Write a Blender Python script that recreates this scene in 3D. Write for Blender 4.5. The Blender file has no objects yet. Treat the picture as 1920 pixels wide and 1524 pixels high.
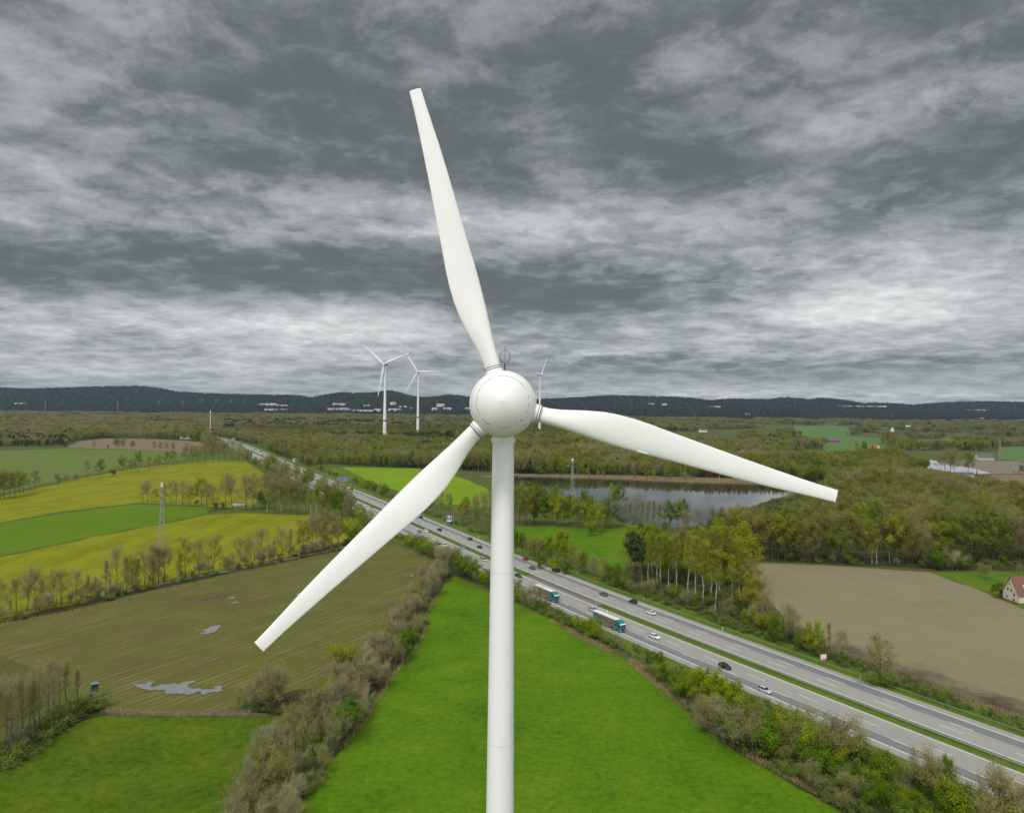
import bpy, math, random
import numpy as np
from mathutils import Matrix, Vector, Euler
R = math.radians
rng = np.random.default_rng(7); random.seed(7)
SC = bpy.context.scene; COL = SC.collection
# ------------------------------------------------------------------ camera
F, H, ROLL = 1410.0, 80.0, R(0.5)
cam = bpy.data.cameras.new('camera'); camo = bpy.data.objects.new('camera', cam); COL.objects.link(camo)
cam.sensor_width = 36.0; cam.lens = F/1920*36.0; cam.clip_start = 0.5; cam.clip_end = 60000
camo.matrix_world = Matrix.Translation((0, 0, H)) @ Matrix.Rotation(R(90)-2/F, 4, 'X') @ Matrix.Rotation(ROLL, 4, 'Z')
SC.camera = camo
SC.view_settings.view_transform = 'Standard'; SC.view_settings.look = 'None'
SC.view_settings.gamma = 1.0; SC.view_settings.exposure = 0.26
# ------------------------------------------------------------------ sun
SUN_EL, SUN_AZ = R(50), R(205)          # azimuth clockwise from +Y: behind the camera, to the left
sun = bpy.data.lights.new('sun', 'SUN'); suno = bpy.data.objects.new('sun', sun); COL.objects.link(suno)
sun.energy = 1.5; sun.angle = R(14); sun.color = (1.0, 0.97, 0.92)
sd = Vector((math.sin(SUN_AZ)*math.cos(SUN_EL), math.cos(SUN_AZ)*math.cos(SUN_EL), math.sin(SUN_EL)))
suno.rotation_euler = sd.to_track_quat('Z', 'Y').to_euler()
# ------------------------------------------------------------------ node helper
class NT:
    def __init__(s, tree): s.t = tree; s.n = tree.nodes; s.l = tree.links
    def new(s, typ, **kw):
        n = s.n.new(typ)
        for k, v in kw.items(): setattr(n, k, v)
        return n
    def put(s, sock, v):
        if isinstance(v, bpy.types.NodeSocket): s.l.new(v, sock)
        elif v is not None:
            try: sock.default_value = v
            except Exception: sock.default_value = (*v, 1.0)
    def m(s, op, a, b=None, c=None, clamp=False):
        n = s.new('ShaderNodeMath', operation=op, use_clamp=clamp)
        for i, v in enumerate((a, b, c)):
            if v is not None: s.put(n.inputs[i], v)
        return n.outputs[0]
    def mix(s, f, a, b, bl='MIX'):
        n = s.new('ShaderNodeMix', data_type='RGBA', blend_type=bl)
        s.put(n.inputs[0], f); s.put(n.inputs[6], a); s.put(n.inputs[7], b)
        return n.outputs[2]
    def noise(s, vec, scale, detail=4, rough=.55, dist=0., dim='3D'):
        n = s.new('ShaderNodeTexNoise', noise_dimensions=dim)
        s.put(n.inputs['Vector'], vec); n.inputs['Scale'].default_value = scale
        n.inputs['Detail'].default_value = detail; n.inputs['Roughness'].default_value = rough
        n.inputs['Distortion'].default_value = dist
        return n.outputs[0]
    def ramp(s, f, stops):
        n = s.new('ShaderNodeValToRGB'); cr = n.color_ramp
        while len(cr.elements) > 1: cr.elements.remove(cr.elements[-1])
        for i, (p, c) in enumerate(stops):
            e = cr.elements[0] if i == 0 else cr.elements.new(p)
            e.position = p; e.color = (*c, 1) if len(c) == 3 else c
        s.put(n.inputs[0], f); return n.outputs[0]
    def smooth(s, f, lo, hi):
        n = s.new('ShaderNodeMapRange', interpolation_type='SMOOTHSTEP')
        s.put(n.inputs[0], f); n.inputs[1].default_value = lo; n.inputs[2].default_value = hi
        return n.outputs[0]
    def scalev(s, vec, sc, rot=(0, 0, 0), loc=(0, 0, 0)):
        n = s.new('ShaderNodeMapping'); s.put(n.inputs[0], vec)
        n.inputs['Location'].default_value = loc; n.inputs['Rotation'].default_value = rot; n.inputs['Scale'].default_value = sc
        return n.outputs[0]
# ------------------------------------------------------------------ world: overcast sky
W = bpy.data.worlds.new('World'); SC.world = W; W.use_nodes = True
nt = NT(W.node_tree); W.node_tree.nodes.clear()
sky = nt.new('ShaderNodeTexSky', sky_type='NISHITA', sun_disc=False, sun_elevation=SUN_EL, sun_rotation=SUN_AZ)
tc = nt.new('ShaderNodeTexCoord').outputs['Generated']
sep = nt.new('ShaderNodeSeparateXYZ'); nt.l.new(tc, sep.inputs[0]); dx, dy, dz = sep.outputs
elev = nt.m('ARCSINE', dz); azim = nt.m('ARCTAN2', dx, dy)
den = nt.m('ADD', nt.m('MAXIMUM', dz, 0.0), 0.15)
pc = nt.new('ShaderNodeCombineXYZ'); nt.put(pc.inputs[0], nt.m('DIVIDE', dx, den)); nt.put(pc.inputs[1], nt.m('DIVIDE', dy, den))
cp = pc.outputs[0]
n_big = nt.noise(nt.scalev(cp, (1., .8, 1), loc=(3.1, 1.7, 0)), 1.5, 3, .5, .4)
n_mid = nt.noise(nt.scalev(cp, (.88, .86, 1), rot=(0, 0, .12)), 4.0, 8, .60, .25)
n_fin = nt.noise(nt.scalev(cp, (.88, .86, 1), rot=(0, 0, -.1)), 11., 9, .64, .2)
L = nt.m('ADD', nt.m('MULTIPLY', nt.m('SUBTRACT', n_big, .5), .34), nt.m('SUBTRACT', .264, nt.m('MULTIPLY', nt.smooth(elev, .12, .42), .060)))
L = nt.m('ADD', L, nt.m('MULTIPLY', nt.m('MULTIPLY', nt.m('SUBTRACT', n_mid, .5), nt.m('SUBTRACT', 1., nt.m('MULTIPLY', nt.smooth(elev, .15, .40), .35))), .44))
L = nt.m('ADD', L, nt.m('MULTIPLY', nt.m('SUBTRACT', n_fin, .5), .25))
billow = nt.m('ABSOLUTE', nt.m('SUBTRACT', nt.noise(nt.scalev(cp, (.8, .95, 1), rot=(0, 0, .1), loc=(2, 9, 0)), 6.5, 10, .60, .15), .5))
L = nt.m('ADD', L, nt.m('MULTIPLY', nt.m('SUBTRACT', .085, billow), .24))
clump = nt.smooth(nt.noise(nt.scalev(cp, (.85, .85, 1), loc=(7, 2, 0)), 5.5, 10, .62, .3), .42, .60)
L = nt.m('ADD', L, nt.m('MULTIPLY', nt.m('SUBTRACT', clump, .5), .10))
L = nt.m('ADD', L, nt.m('MULTIPLY', nt.m('SUBTRACT', nt.noise(nt.scalev(cp, (1., .8, 1)), 60., 6, .75, .2), .5), .12))
def sky_at(px, py):
    x = px-960.; return math.atan2(x, F), math.atan2(760.-py, math.hypot(F, x))
# (px, py, half width, half height, amount): the large cloud banks of this sky
warp = nt.m('MULTIPLY', nt.m('SUBTRACT', n_mid, .5), .10)
for (px, py, sx, sy, a) in [
    (230, 515, 330, 46, -.20), (560, 500, 260, 40, -.10), (960, 545, 260, 55, -.20), (1180, 590, 180, 35, -.13),
    (60, 600, 200, 24, .05), (330, 605, 320, 36, .20), (680, 600, 160, 34, .28), (250, 420, 420, 40, .09), (760, 395, 200, 24, .15), (980, 425, 140, 22, .15), (1350, 470, 300, 40, .08),
    (1720, 490, 180, 40, .24), (1640, 560, 180, 26, .26), (1400, 600, 300, 26, .20), (1500, 685, 420, 14, -.18), (1200, 668, 90, 9, -.14), (1180, 655, 60, 9, .14),
    (1260, 190, 150, 36, -.12), (1290, 268, 110, 24, -.16), (1290, 335, 90, 26, -.20), (1250, 135, 150, 26, .07), (1500, 250, 160, 60, .06),
    (1840, 250, 150, 40, -.16), (1800, 350, 170, 40, -.18), (1860, 70, 120, 60, -.10), (1690, 35, 60, 22, -.10), (1760, 155, 140, 25, .10),
    (500, 160, 420, 90, -.06), (130, 60, 140, 80, .05), (90, 180, 140, 70, .03), (330, 240, 240, 50, -.05), (640, 250, 200, 70, -.08), (1030, 60, 160, 60, -.03), (760, 340, 300, 22, -.06),
    (200, 690, 260, 18, .10), (700, 706, 80, 7, -.10), (560, 680, 200, 30, .06), (1700, 730, 200, 8, .16), (1350, 728, 110, 6, .12), (1500, 640, 500, 30, .06)]:
    a0, e0 = sky_at(px, py)
    ca = math.cos(a0)
    u = nt.m('MULTIPLY', nt.m('ADD', nt.m('SUBTRACT', azim, a0), warp), F/ca/ca/sx*.72)
    v = nt.m('MULTIPLY', nt.m('ADD', nt.m('SUBTRACT', elev, e0), nt.m('MULTIPLY', warp, .35)), F/ca/sy*.72)
    g = nt.m('EXPONENT', nt.m('MULTIPLY', nt.m('ADD', nt.m('MULTIPLY', u, u), nt.m('MULTIPLY', v, v)), -1.))
    g = nt.m('MULTIPLY', g, nt.m('ADD', nt.m('MULTIPLY', n_fin, 1.0), .5))
    L = nt.m('ADD', L, nt.m('MULTIPLY', g, a*.86))
L = nt.m('ADD', L, nt.m('MULTIPLY', nt.smooth(elev, .16, .0), .10))
L = nt.m('SMOOTH_MAX', L, .115, .12)
# unseen sky overhead and behind the camera, brightened to light the scene
up = nt.smooth(elev, R(33), R(60)); back = nt.smooth(dy, .30, -.5)
L = nt.m('MULTIPLY', L, nt.m('ADD', 1., nt.m('ADD', nt.m('MULTIPLY', up, 2.5), nt.m('MULTIPLY', back, 2.0))))
tint = nt.ramp(L, [(0., (.86, 1.0, 1.03)), (.22, (.92, 1.0, 1.01)), (.5, (.965, 1.0, 1.0)), (1., (1., 1., 1.))])
cl = nt.new('ShaderNodeVectorMath', operation='SCALE'); nt.put(cl.inputs[0], tint); nt.put(cl.inputs[3], L)
skyc = nt.new('ShaderNodeVectorMath', operation='SCALE'); nt.put(skyc.inputs[0], sky.outputs[0]); skyc.inputs[3].default_value = .10
col = nt.mix(.97, skyc.outputs[0], cl.outputs[0])
bg = nt.new('ShaderNodeBackground'); nt.put(bg.inputs[0], col); bg.inputs[1].default_value = 1.0
wo = nt.new('ShaderNodeOutputWorld'); nt.l.new(bg.outputs[0], wo.inputs[0])
W.cycles.sampling_method = 'MANUAL'; W.cycles.sample_map_resolution = 512
# ------------------------------------------------------------------ photo pixel <-> ground plane
def at(px, py, z=0.):
    x, y = px-960., 762.-py; c, s = math.cos(ROLL), math.sin(ROLL)
    xr, yr = c*x-s*y, s*x+c*y-2.
    Y = (z-H)*F/yr
    return (xr*Y/F, Y)
def atd(px, py, Y):
    x, y = px-960., 762.-py; c, s = math.cos(ROLL), math.sin(ROLL)
    return ((c*x-s*y)*Y/F, Y, H+(s*x+c*y-2.)*Y/F)
def project(X, Y, z=0.):
    xr = X*F/Y; yr = (z-H)*F/Y+2.; c, s = math.cos(ROLL), math.sin(ROLL)
    return 960.+c*xr+s*yr, 762.+s*xr-c*yr
# ------------------------------------------------------------------ materials
def mat(name, rough=.8, spec=.3):
    m = bpy.data.materials.new(name); m.use_nodes = True
    t = NT(m.node_tree); b = m.node_tree.nodes['Principled BSDF']
    b.inputs['Roughness'].default_value = rough; b.inputs['Specular IOR Level'].default_value = spec
    t.pos = t.new('ShaderNodeNewGeometry').outputs['Position']
    return m, t, b
def plain(name, c, rough=.6, spec=.4, metal=0., var=.06, scale=1.5, rnd=0.):
    m, t, b = mat(name, rough, spec); b.inputs['Metallic'].default_value = metal
    oc = t.new('ShaderNodeTexCoord').outputs['Object']
    n = t.noise(oc, scale, 5, .6)
    k = t.m('ADD', t.m('MULTIPLY', n, 2*var), 1-var)
    v = t.new('ShaderNodeVectorMath', operation='SCALE'); v.inputs[0].default_value = c[:3]; t.put(v.inputs[3], k)
    t.l.new(v.outputs[0], b.inputs['Base Color']); return m
def leafmat(name, cols, trans=.25, nscale=.35):
    m, t, b = mat(name); m.node_tree.nodes.remove(b)
    out = m.node_tree.nodes['Material Output']
    rnd = t.new('ShaderNodeObjectInfo').outputs['Random']
    st = [(i/(len(cols)-1), c) for i, c in enumerate(cols)]
    c1 = t.ramp(rnd, st)
    n = t.noise(t.pos, nscale, 3, .6)
    k = t.m('ADD', t.m('MULTIPLY', n, .9), .55)
    v = t.new('ShaderNodeVectorMath', operation='SCALE'); t.put(v.inputs[0], c1); t.put(v.inputs[3], k)
    d = t.new('ShaderNodeBsdfDiffuse'); t.put(d.inputs[0], v.outputs[0])
    tr = t.new('ShaderNodeBsdfTranslucent'); t.put(tr.inputs[0], v.outputs[0])
    mx = t.new('ShaderNodeMixShader'); mx.inputs[0].default_value = trans
    t.l.new(d.outputs[0], mx.inputs[1]); t.l.new(tr.outputs[0], mx.inputs[2]); t.l.new(mx.outputs[0], out.inputs[0])
    return m
def barkmat(name, c1, c2, sc=3.):
    m, t, b = mat(name, .9, .15)
    oc = t.new('ShaderNodeTexCoord').outputs['Object']
    t.put(b.inputs['Base Color'], t.mix(t.smooth(t.noise(t.scalev(oc, (2, 2, .6)), sc, 4, .6), .35, .65), c1, c2)); return m
def fieldmat(name, cols, big=.02, fine=.5, stripe=None, samt=.35, speck=None, bump=.3, damp=None, fw=.40):
    """patchy ground cover: broad blotches, fine clumps, optional drill rows (angle, period) and flower specks"""
    m, t, b = mat(name, .95, .1)
    p = t.pos
    nb = t.noise(p, big, 4, .6, .6); nf = t.noise(p, fine, 5, .68); nm = t.noise(p, fine*.16, 4, .6)
    f = t.m('ADD', t.m('MULTIPLY', nb, .55), t.m('ADD', t.m('MULTIPLY', nf, fw), t.m('MULTIPLY', nm, .45)))
    f = t.m('SUBTRACT', f, fw*.5)
    if stripe:
        for (ang, per, amt) in stripe:
            q = t.scalev(p, (1, 1, 1), rot=(0, 0, -ang))
            sp = t.new('ShaderNodeSeparateXYZ'); t.l.new(q, sp.inputs[0])
            wob = t.m('MULTIPLY', t.m('SUBTRACT', t.noise(p, .03, 2), .5), per*1.2)
            s1 = t.m('SINE', t.m('MULTIPLY', t.m('ADD', sp.outputs[1], wob), 2*math.pi/per))
            ns = t.noise(t.scalev(q, (.012, .6/per*2, 1)), 1., 4, .6)
            f = t.m('ADD', f, t.m('ADD', t.m('MULTIPLY', t.m('MULTIPLY', s1, amt*.5), t.smooth(nm, .35, .6)), t.m('MULTIPLY', t.m('SUBTRACT', ns, .5), amt*2.2)))
    c = t.ramp(f, [(i/(len(cols)-1)*.7+.15, cc) for i, cc in enumerate(cols)])
    if speck:
        vo = t.new('ShaderNodeTexVoronoi'); t.put(vo.inputs['Vector'], p); vo.inputs['Scale'].default_value = speck[1]
        sm = t.m('MULTIPLY', t.smooth(vo.outputs['Distance'], .30, .14), t.smooth(t.noise(p, .035, 4, .65), .50, .64))
        c = t.mix(t.m('MULTIPLY', sm, speck[2]), c, speck[0])
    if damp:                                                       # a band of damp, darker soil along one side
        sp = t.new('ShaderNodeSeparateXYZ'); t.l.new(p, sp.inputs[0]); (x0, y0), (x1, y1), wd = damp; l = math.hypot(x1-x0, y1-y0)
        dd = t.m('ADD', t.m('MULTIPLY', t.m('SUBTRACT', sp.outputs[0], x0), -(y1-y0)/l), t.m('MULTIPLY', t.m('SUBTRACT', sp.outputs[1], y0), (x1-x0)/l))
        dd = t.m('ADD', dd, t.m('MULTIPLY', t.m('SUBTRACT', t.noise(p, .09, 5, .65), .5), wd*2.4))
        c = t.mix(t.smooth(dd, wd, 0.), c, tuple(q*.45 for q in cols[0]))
    t.put(b.inputs['Base Color'], c)
    bp = t.new('ShaderNodeBump'); bp.inputs['Strength'].default_value = bump; bp.inputs['Distance'].default_value = .5
    t.put(bp.inputs['Height'], nf); t.l.new(bp.outputs[0], b.inputs['Normal'])
    return m
# ------------------------------------------------------------------ mesh helper
class MB:
    def __init__(s): s.v = []; s.f = []; s.mi = []; s.n = 0; s.sm = []
    def add(s, vs, fs, mi=0, smooth=False):
        o = s.n; s.v += [tuple(map(float, q)) for q in vs]; s.n += len(vs)
        for f in fs: s.f.append([o+i for i in f]); s.mi.append(mi); s.sm.append(smooth)
    def box(s, c, d, rz=0., mi=0, M=None):
        x, y, z = d[0]/2, d[1]/2, d[2]/2; cs, sn = math.cos(rz), math.sin(rz)
        vs = [(c[0]+a*x*cs-b*y*sn, c[1]+a*x*sn+b*y*cs, c[2]+e*z) for e in (-1, 1) for a, b in ((-1, -1), (1, -1), (1, 1), (-1, 1))]
        if M: vs = [M @ Vector(q) for q in vs]
        s.add(vs, [(3, 2, 1, 0), (4, 5, 6, 7), (0, 1, 5, 4), (1, 2, 6, 5), (2, 3, 7, 6), (3, 0, 4, 7)], mi)
    def tube(s, pts, rs, n=8, mi=0, caps=True, smooth=True):
        pts = [Vector(p) for p in pts]; rings = []
        for i, p in enumerate(pts):
            d = (pts[min(i+1, len(pts)-1)]-pts[max(i-1, 0)]).normalized()
            a = d.orthogonal().normalized() if i == 0 else (a-d*a.dot(d)).normalized()
            b = d.cross(a); r = rs[i] if hasattr(rs, '__len__') else rs
            rings.append([p+a*(r*math.cos(2*math.pi*k/n))+b*(r*math.sin(2*math.pi*k/n)) for k in range(n)])
        s.loft(rings, mi, caps, smooth)
    def loft(s, rings, mi=0, caps=True, smooth=True, closed=True):
        n = len(rings[0]); vs = [q for r in rings for q in r]; fs = []
        for i in range(len(rings)-1):
            for k in range(n if closed else n-1):
                k2 = (k+1) % n; fs.append((i*n+k, i*n+k2, (i+1)*n+k2, (i+1)*n+k))
        s.add(vs, fs, mi, smooth)
        if caps: s.add(rings[0], [tuple(range(n))[::-1]], mi); s.add(rings[-1], [tuple(range(n))], mi)
    def prism(s, poly, z0, z1, mi=0):
        n = len(poly); s.add([(x, y, z0) for x, y in poly]+[(x, y, z1) for x, y in poly],
            [tuple(range(n))[::-1], tuple(range(n, 2*n))]+[(i, (i+1) % n, n+(i+1) % n, n+i) for i in range(n)], mi)
    def mesh(s, name, mats):
        me = bpy.data.meshes.new(name); me.from_pydata(s.v, [], s.f); 
        for m in mats: me.materials.append(m)
        me.polygons.foreach_set('material_index', s.mi); me.polygons.foreach_set('use_smooth', s.sm); me.update(); return me
    def build(s, name, mats, parent=None, loc=(0, 0, 0)):
        return obj(name, s.mesh(name, mats if isinstance(mats, (list, tuple)) else [mats]), parent, loc)
def obj(name, me, parent=None, loc=(0, 0, 0)):
    o = bpy.data.objects.new(name, me); COL.objects.link(o); o.location = loc
    if parent: o.parent = parent
    return o
def thing(name, label, cat, loc=(0, 0, 0), rz=0., group=None, scale=None):
    o = bpy.data.objects.new(name, None); COL.objects.link(o); o.location = loc; o.rotation_euler = (0, 0, rz)
    o.empty_display_size = .5
    return tag(o, label, cat, group)
def tag(o, label, cat, group=None):
    o['label'] = label; o['category'] = cat
    if group: o['group'] = group
    return o
def struct(o, kind='structure'): o['kind'] = kind; return o
def copy_tree(o, parent=None):
    c = o.copy(); COL.objects.link(c); c.parent = parent
    for ch in list(o.children): copy_tree(ch, c)
    return c
def qmesh(name, V, mats, mi=None, smooth=False):
    """many separate quads: V is (n,4,3)"""
    n = len(V); me = bpy.data.meshes.new(name)
    me.vertices.add(4*n); me.vertices.foreach_set('co', np.asarray(V, np.float32).reshape(-1))
    me.loops.add(4*n); me.loops.foreach_set('vertex_index', np.arange(4*n, dtype=np.int32))
    me.polygons.add(n); me.polygons.foreach_set('loop_start', np.arange(0, 4*n, 4, dtype=np.int32))
    for m in mats: me.materials.append(m)
    if mi is not None: me.polygons.foreach_set('material_index', np.asarray(mi, np.int32))
    me.update(calc_edges=True); me.validate(); return me
def inpoly(P, poly):
    P = np.asarray(P, float); poly = np.asarray(poly, float); x, y = P[:, 0], P[:, 1]
    r = np.zeros(len(P), bool); j = len(poly)-1
    for i in range(len(poly)):
        xi, yi = poly[i]; xj, yj = poly[j]
        c = ((yi > y) != (yj > y)) & (x < (xj-xi)*(y-yi)/(yj-yi+1e-12)+xi); r ^= c; j = i
    return r
# ------------------------------------------------------------------ ground cover materials
M = {}
M['ground'] = fieldmat('rough_ground', [(.055, .055, .018), (.09, .088, .03), (.080, .120, .020), (.14, .125, .055)], .012, .35)
M['meadow'] = fieldmat('bright_meadow', [(.034, .088, .003), (.064, .152, .003), (.104, .194, .004), (.165, .210, .018)], .03, .55, None, .3, ((.50, .45, .02), 2.2, .40), 1., fw=1.)
M['meadow2'] = fieldmat('dull_meadow', [(.022, .054, .003), (.052, .110, .003), (.098, .140, .006), (.150, .162, .024)], .045, .5, None, .3, ((.34, .32, .05), 2.0, .35), 1., fw=1.)
M['verge'] = fieldmat('grass_verge', [(.04, .080, .006), (.070, .140, .008), (.115, .175, .012), (.20, .18, .06)], .06, .9, bump=.8)
ROWANG = math.atan2(at(640, 1075)[1]-at(250, 1180)[1], at(640, 1075)[0]-at(250, 1180)[0])
M['stubble'] = fieldmat('drilled_field', [(.060, .046, .022), (.118, .094, .044), (.105, .122, .018), (.150, .130, .052), (.190, .160, .085)], .030, .5, [(ROWANG, 2.6, .30), (ROWANG+.02, 5.3, .10)], bump=.5)
YANG = math.atan2(at(470, 885)[1]-at(60, 985)[1], at(470, 885)[0]-at(60, 985)[0])
M['yellow'] = fieldmat('yellow_field', [(.105, .150, .004), (.165, .190, .005), (.225, .228, .007), (.215, .185, .03)], .018, .25, [(YANG, 24., .22), (YANG, 6., .12)])
M['green'] = fieldmat('young_crop', [(.070, .130, .004), (.098, .172, .005), (.135, .195, .010)], .015, .3, [(YANG, 8., .10)])
M['fargreen'] = fieldmat('far_crop', [(.095, .135, .026), (.120, .170, .03), (.140, .160, .055)], .006, .1, [(YANG, 20., .08)])
M['lime'] = fieldmat('lime_field', [(.12, .21, .004), (.165, .265, .005), (.235, .30, .012)], .012, .2, [(R(155), 18., .10)])
M['tan'] = fieldmat('bare_field', [(.145, .112, .066), (.195, .155, .095), (.22, .18, .11)], .012, .3, [(R(20), 15., .08)])
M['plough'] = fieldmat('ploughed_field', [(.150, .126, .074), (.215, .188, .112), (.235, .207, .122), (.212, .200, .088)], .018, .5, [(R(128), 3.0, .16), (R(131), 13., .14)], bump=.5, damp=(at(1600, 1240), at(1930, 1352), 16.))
M['grey'] = fieldmat('grey_field', [(.16, .135, .10), (.20, .17, .13), (.23, .20, .16)], .02, .3)
M['far'] = fieldmat('distant_pasture', [(.075, .140, .035), (.095, .175, .045), (.12, .165, .06)], .008, .1)
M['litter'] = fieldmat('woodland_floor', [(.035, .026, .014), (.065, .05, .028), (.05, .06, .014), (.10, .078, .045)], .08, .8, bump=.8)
M['track'] = fieldmat('gravel_track', [(.16, .14, .10), (.24, .21, .17), (.30, .27, .22)], .1, 1.2)
def asphalt(name, c, tint):
    m, t, b = mat(name, .85, .25)
    n1 = t.noise(t.pos, .05, 3, .5); n2 = t.noise(t.pos, 1.3, 6, .7)
    uv = t.new('ShaderNodeUVMap').outputs[0]
    lane = t.noise(t.scalev(uv, (.9, .004, 1)), 1., 3, .6)             # wheel tracks and patches run along the road
    k = t.m('ADD', t.m('MULTIPLY', lane, .85), t.m('ADD', t.m('MULTIPLY', n1, .22), t.m('MULTIPLY', n2, .16)))
    slab = t.new('ShaderNodeTexBrick'); t.put(slab.inputs[0], t.scalev(uv, (.27, .2, 1)))
    slab.inputs['Scale'].default_value = 1.; slab.inputs['Mortar Size'].default_value = .012
    c1 = t.mix(k, tuple(x*.66 for x in c), tuple(x*1.28 for x in tint))
    t.put(b.inputs['Base Color'], c1); return m
M['asph'] = asphalt('pale_asphalt', (.262, .256, .230), (.300, .294, .266))
M['asphd'] = asphalt('dark_asphalt', (.150, .158, .158), (.185, .194, .194))
M['paint'] = plain('road_paint', (.80, .80, .78), .6, .3, 0, .12, .8)
def watermat():
    m, t, b = mat('water', .04, .5)
    b.inputs['Base Color'].default_value = (.018, .022, .020, 1); b.inputs['IOR'].default_value = 3.2
    bp = t.new('ShaderNodeBump'); bp.inputs['Strength'].default_value = .010; bp.inputs['Distance'].default_value = .3
    t.put(bp.inputs['Height'], t.noise(t.scalev(t.pos, (1, .5, 1)), .6, 3, .6)); t.l.new(bp.outputs[0], b.inputs['Normal']); return m
M['water'] = watermat()
M['puddle'] = plain('puddle_water', (.235, .235, .235), .06, 1., 0, .25, .5)
M['white'] = plain('white_gelcoat', (.80, .81, .785), .5, .4, 0, .06, .45)
M['tower'] = plain('tower_paint', (.83, .85, .84), .42, .45, 0, .02, .3)
M['seam'] = plain('seam_rubber', (.10, .10, .095), .7)
M['red'] = plain('red_paint', (.55, .03, .045), .5)
M['orange'] = plain('orange_paint', (.75, .13, .02), .5)
M['steel'] = plain('galvanised_steel', (.36, .37, .36), .45, .5, .55, .12)
M['dark'] = plain('dark_metal', (.05, .052, .055), .5)
M['blue'] = plain('sign_blue', (.01, .10, .42), .45)
M['signwhite'] = plain('sign_white', (.82, .82, .82), .5)
M['rubber'] = plain('rubber', (.02, .02, .021), .8)
M['alloy'] = plain('wheel_alloy', (.45, .45, .46), .3, .5, .7)
M['glass'] = plain('car_glass', (.018, .024, .028), .06, .6)
M['lampc'] = plain('lamp_clear', (.80, .80, .78), .1, .6)
M['lampr'] = plain('lamp_red', (.35, .01, .012), .2, .6)
M['wood'] = plain('weathered_wood', (.20, .16, .11), .9, .2, 0, .25, 6)
M['render'] = plain('cream_render', (.62, .55, .43), .9, .2, 0, .06, .8)
M['tile'] = plain('clay_tiles', (.185, .095, .07), .85, .2, 0, .22, 3.)
M['tileo'] = plain('orange_tiles', (.55, .19, .06), .85, .2, 0, .18, 3.)
M['slate'] = plain('slate_roof', (.10, .105, .115), .7, .3, 0, .15, 2.)
M['brick'] = plain('red_brick', (.24, .08, .055), .9, .2, 0, .2, 3.)
M['facade'] = plain('pale_facade', (.72, .72, .70), .8, .3, 0, .08, .1)
M['hide'] = plain('green_boards', (.008, .075, .055), .8, .2, 0, .2, 5)
# ------------------------------------------------------------------ flat land
def sheet(name, poly, z, m, px=True, cut=0):
    P = [at(*p) for p in poly] if px else poly
    b = MB(); b.add([(x, y, z) for x, y in P], [tuple(range(len(P)))]); o = b.build(name, m)
    a = sum(P[i][0]*P[(i+1) % len(P)][1]-P[(i+1) % len(P)][0]*P[i][1] for i in range(len(P)))
    if a < 0: o.data.flip_normals()
    # triangulate concave outlines properly
    import bmesh
    bm = bmesh.new(); bm.from_mesh(o.data); bmesh.ops.triangulate(bm, faces=bm.faces[:]); bm.to_mesh(o.data); bm.free()
    return struct(o)
def rough(poly, amp=1.0, step=10., seed=1, px=True):
    """a field edge is never a ruled line: resample the outline on the ground and wander a little"""
    r = np.random.default_rng(seed); P = [np.array(at(*p)) if px else np.array(p, float) for p in poly]; out = []
    for a, b in zip(P, P[1:]+P[:1]):
        st = max(step, np.linalg.norm((a+b)/2)*.02); n = max(1, int(np.linalg.norm(b-a)/st)); d = (b-a)/max(np.linalg.norm(b-a), 1e-6)
        for i in range(n):
            q = a+(b-a)*i/n
            if i: q = q+np.array([-d[1], d[0]])*r.normal(0, amp)
            out.append(tuple(q))
    return out
def ragged(poly, depth=4, k=.20, seed=1):
    r = np.random.default_rng(seed); P = [np.array(at(*p)) for p in poly]
    for _ in range(depth):
        Q = []
        for a, b in zip(P, P[1:]+P[:1]):
            d = b-a; Q += [a, (a+b)/2+np.array([-d[1], d[0]])*r.normal(0, k)]
        P = Q
    return [tuple(q) for q in P]
b = MB(); b.add([(-14000, -400, 0), (14000, -400, 0), (14000, 16000, 0), (-14000, 16000, 0)], [(0, 1, 2, 3)]); struct(b.build('ground', M['ground']))
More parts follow.
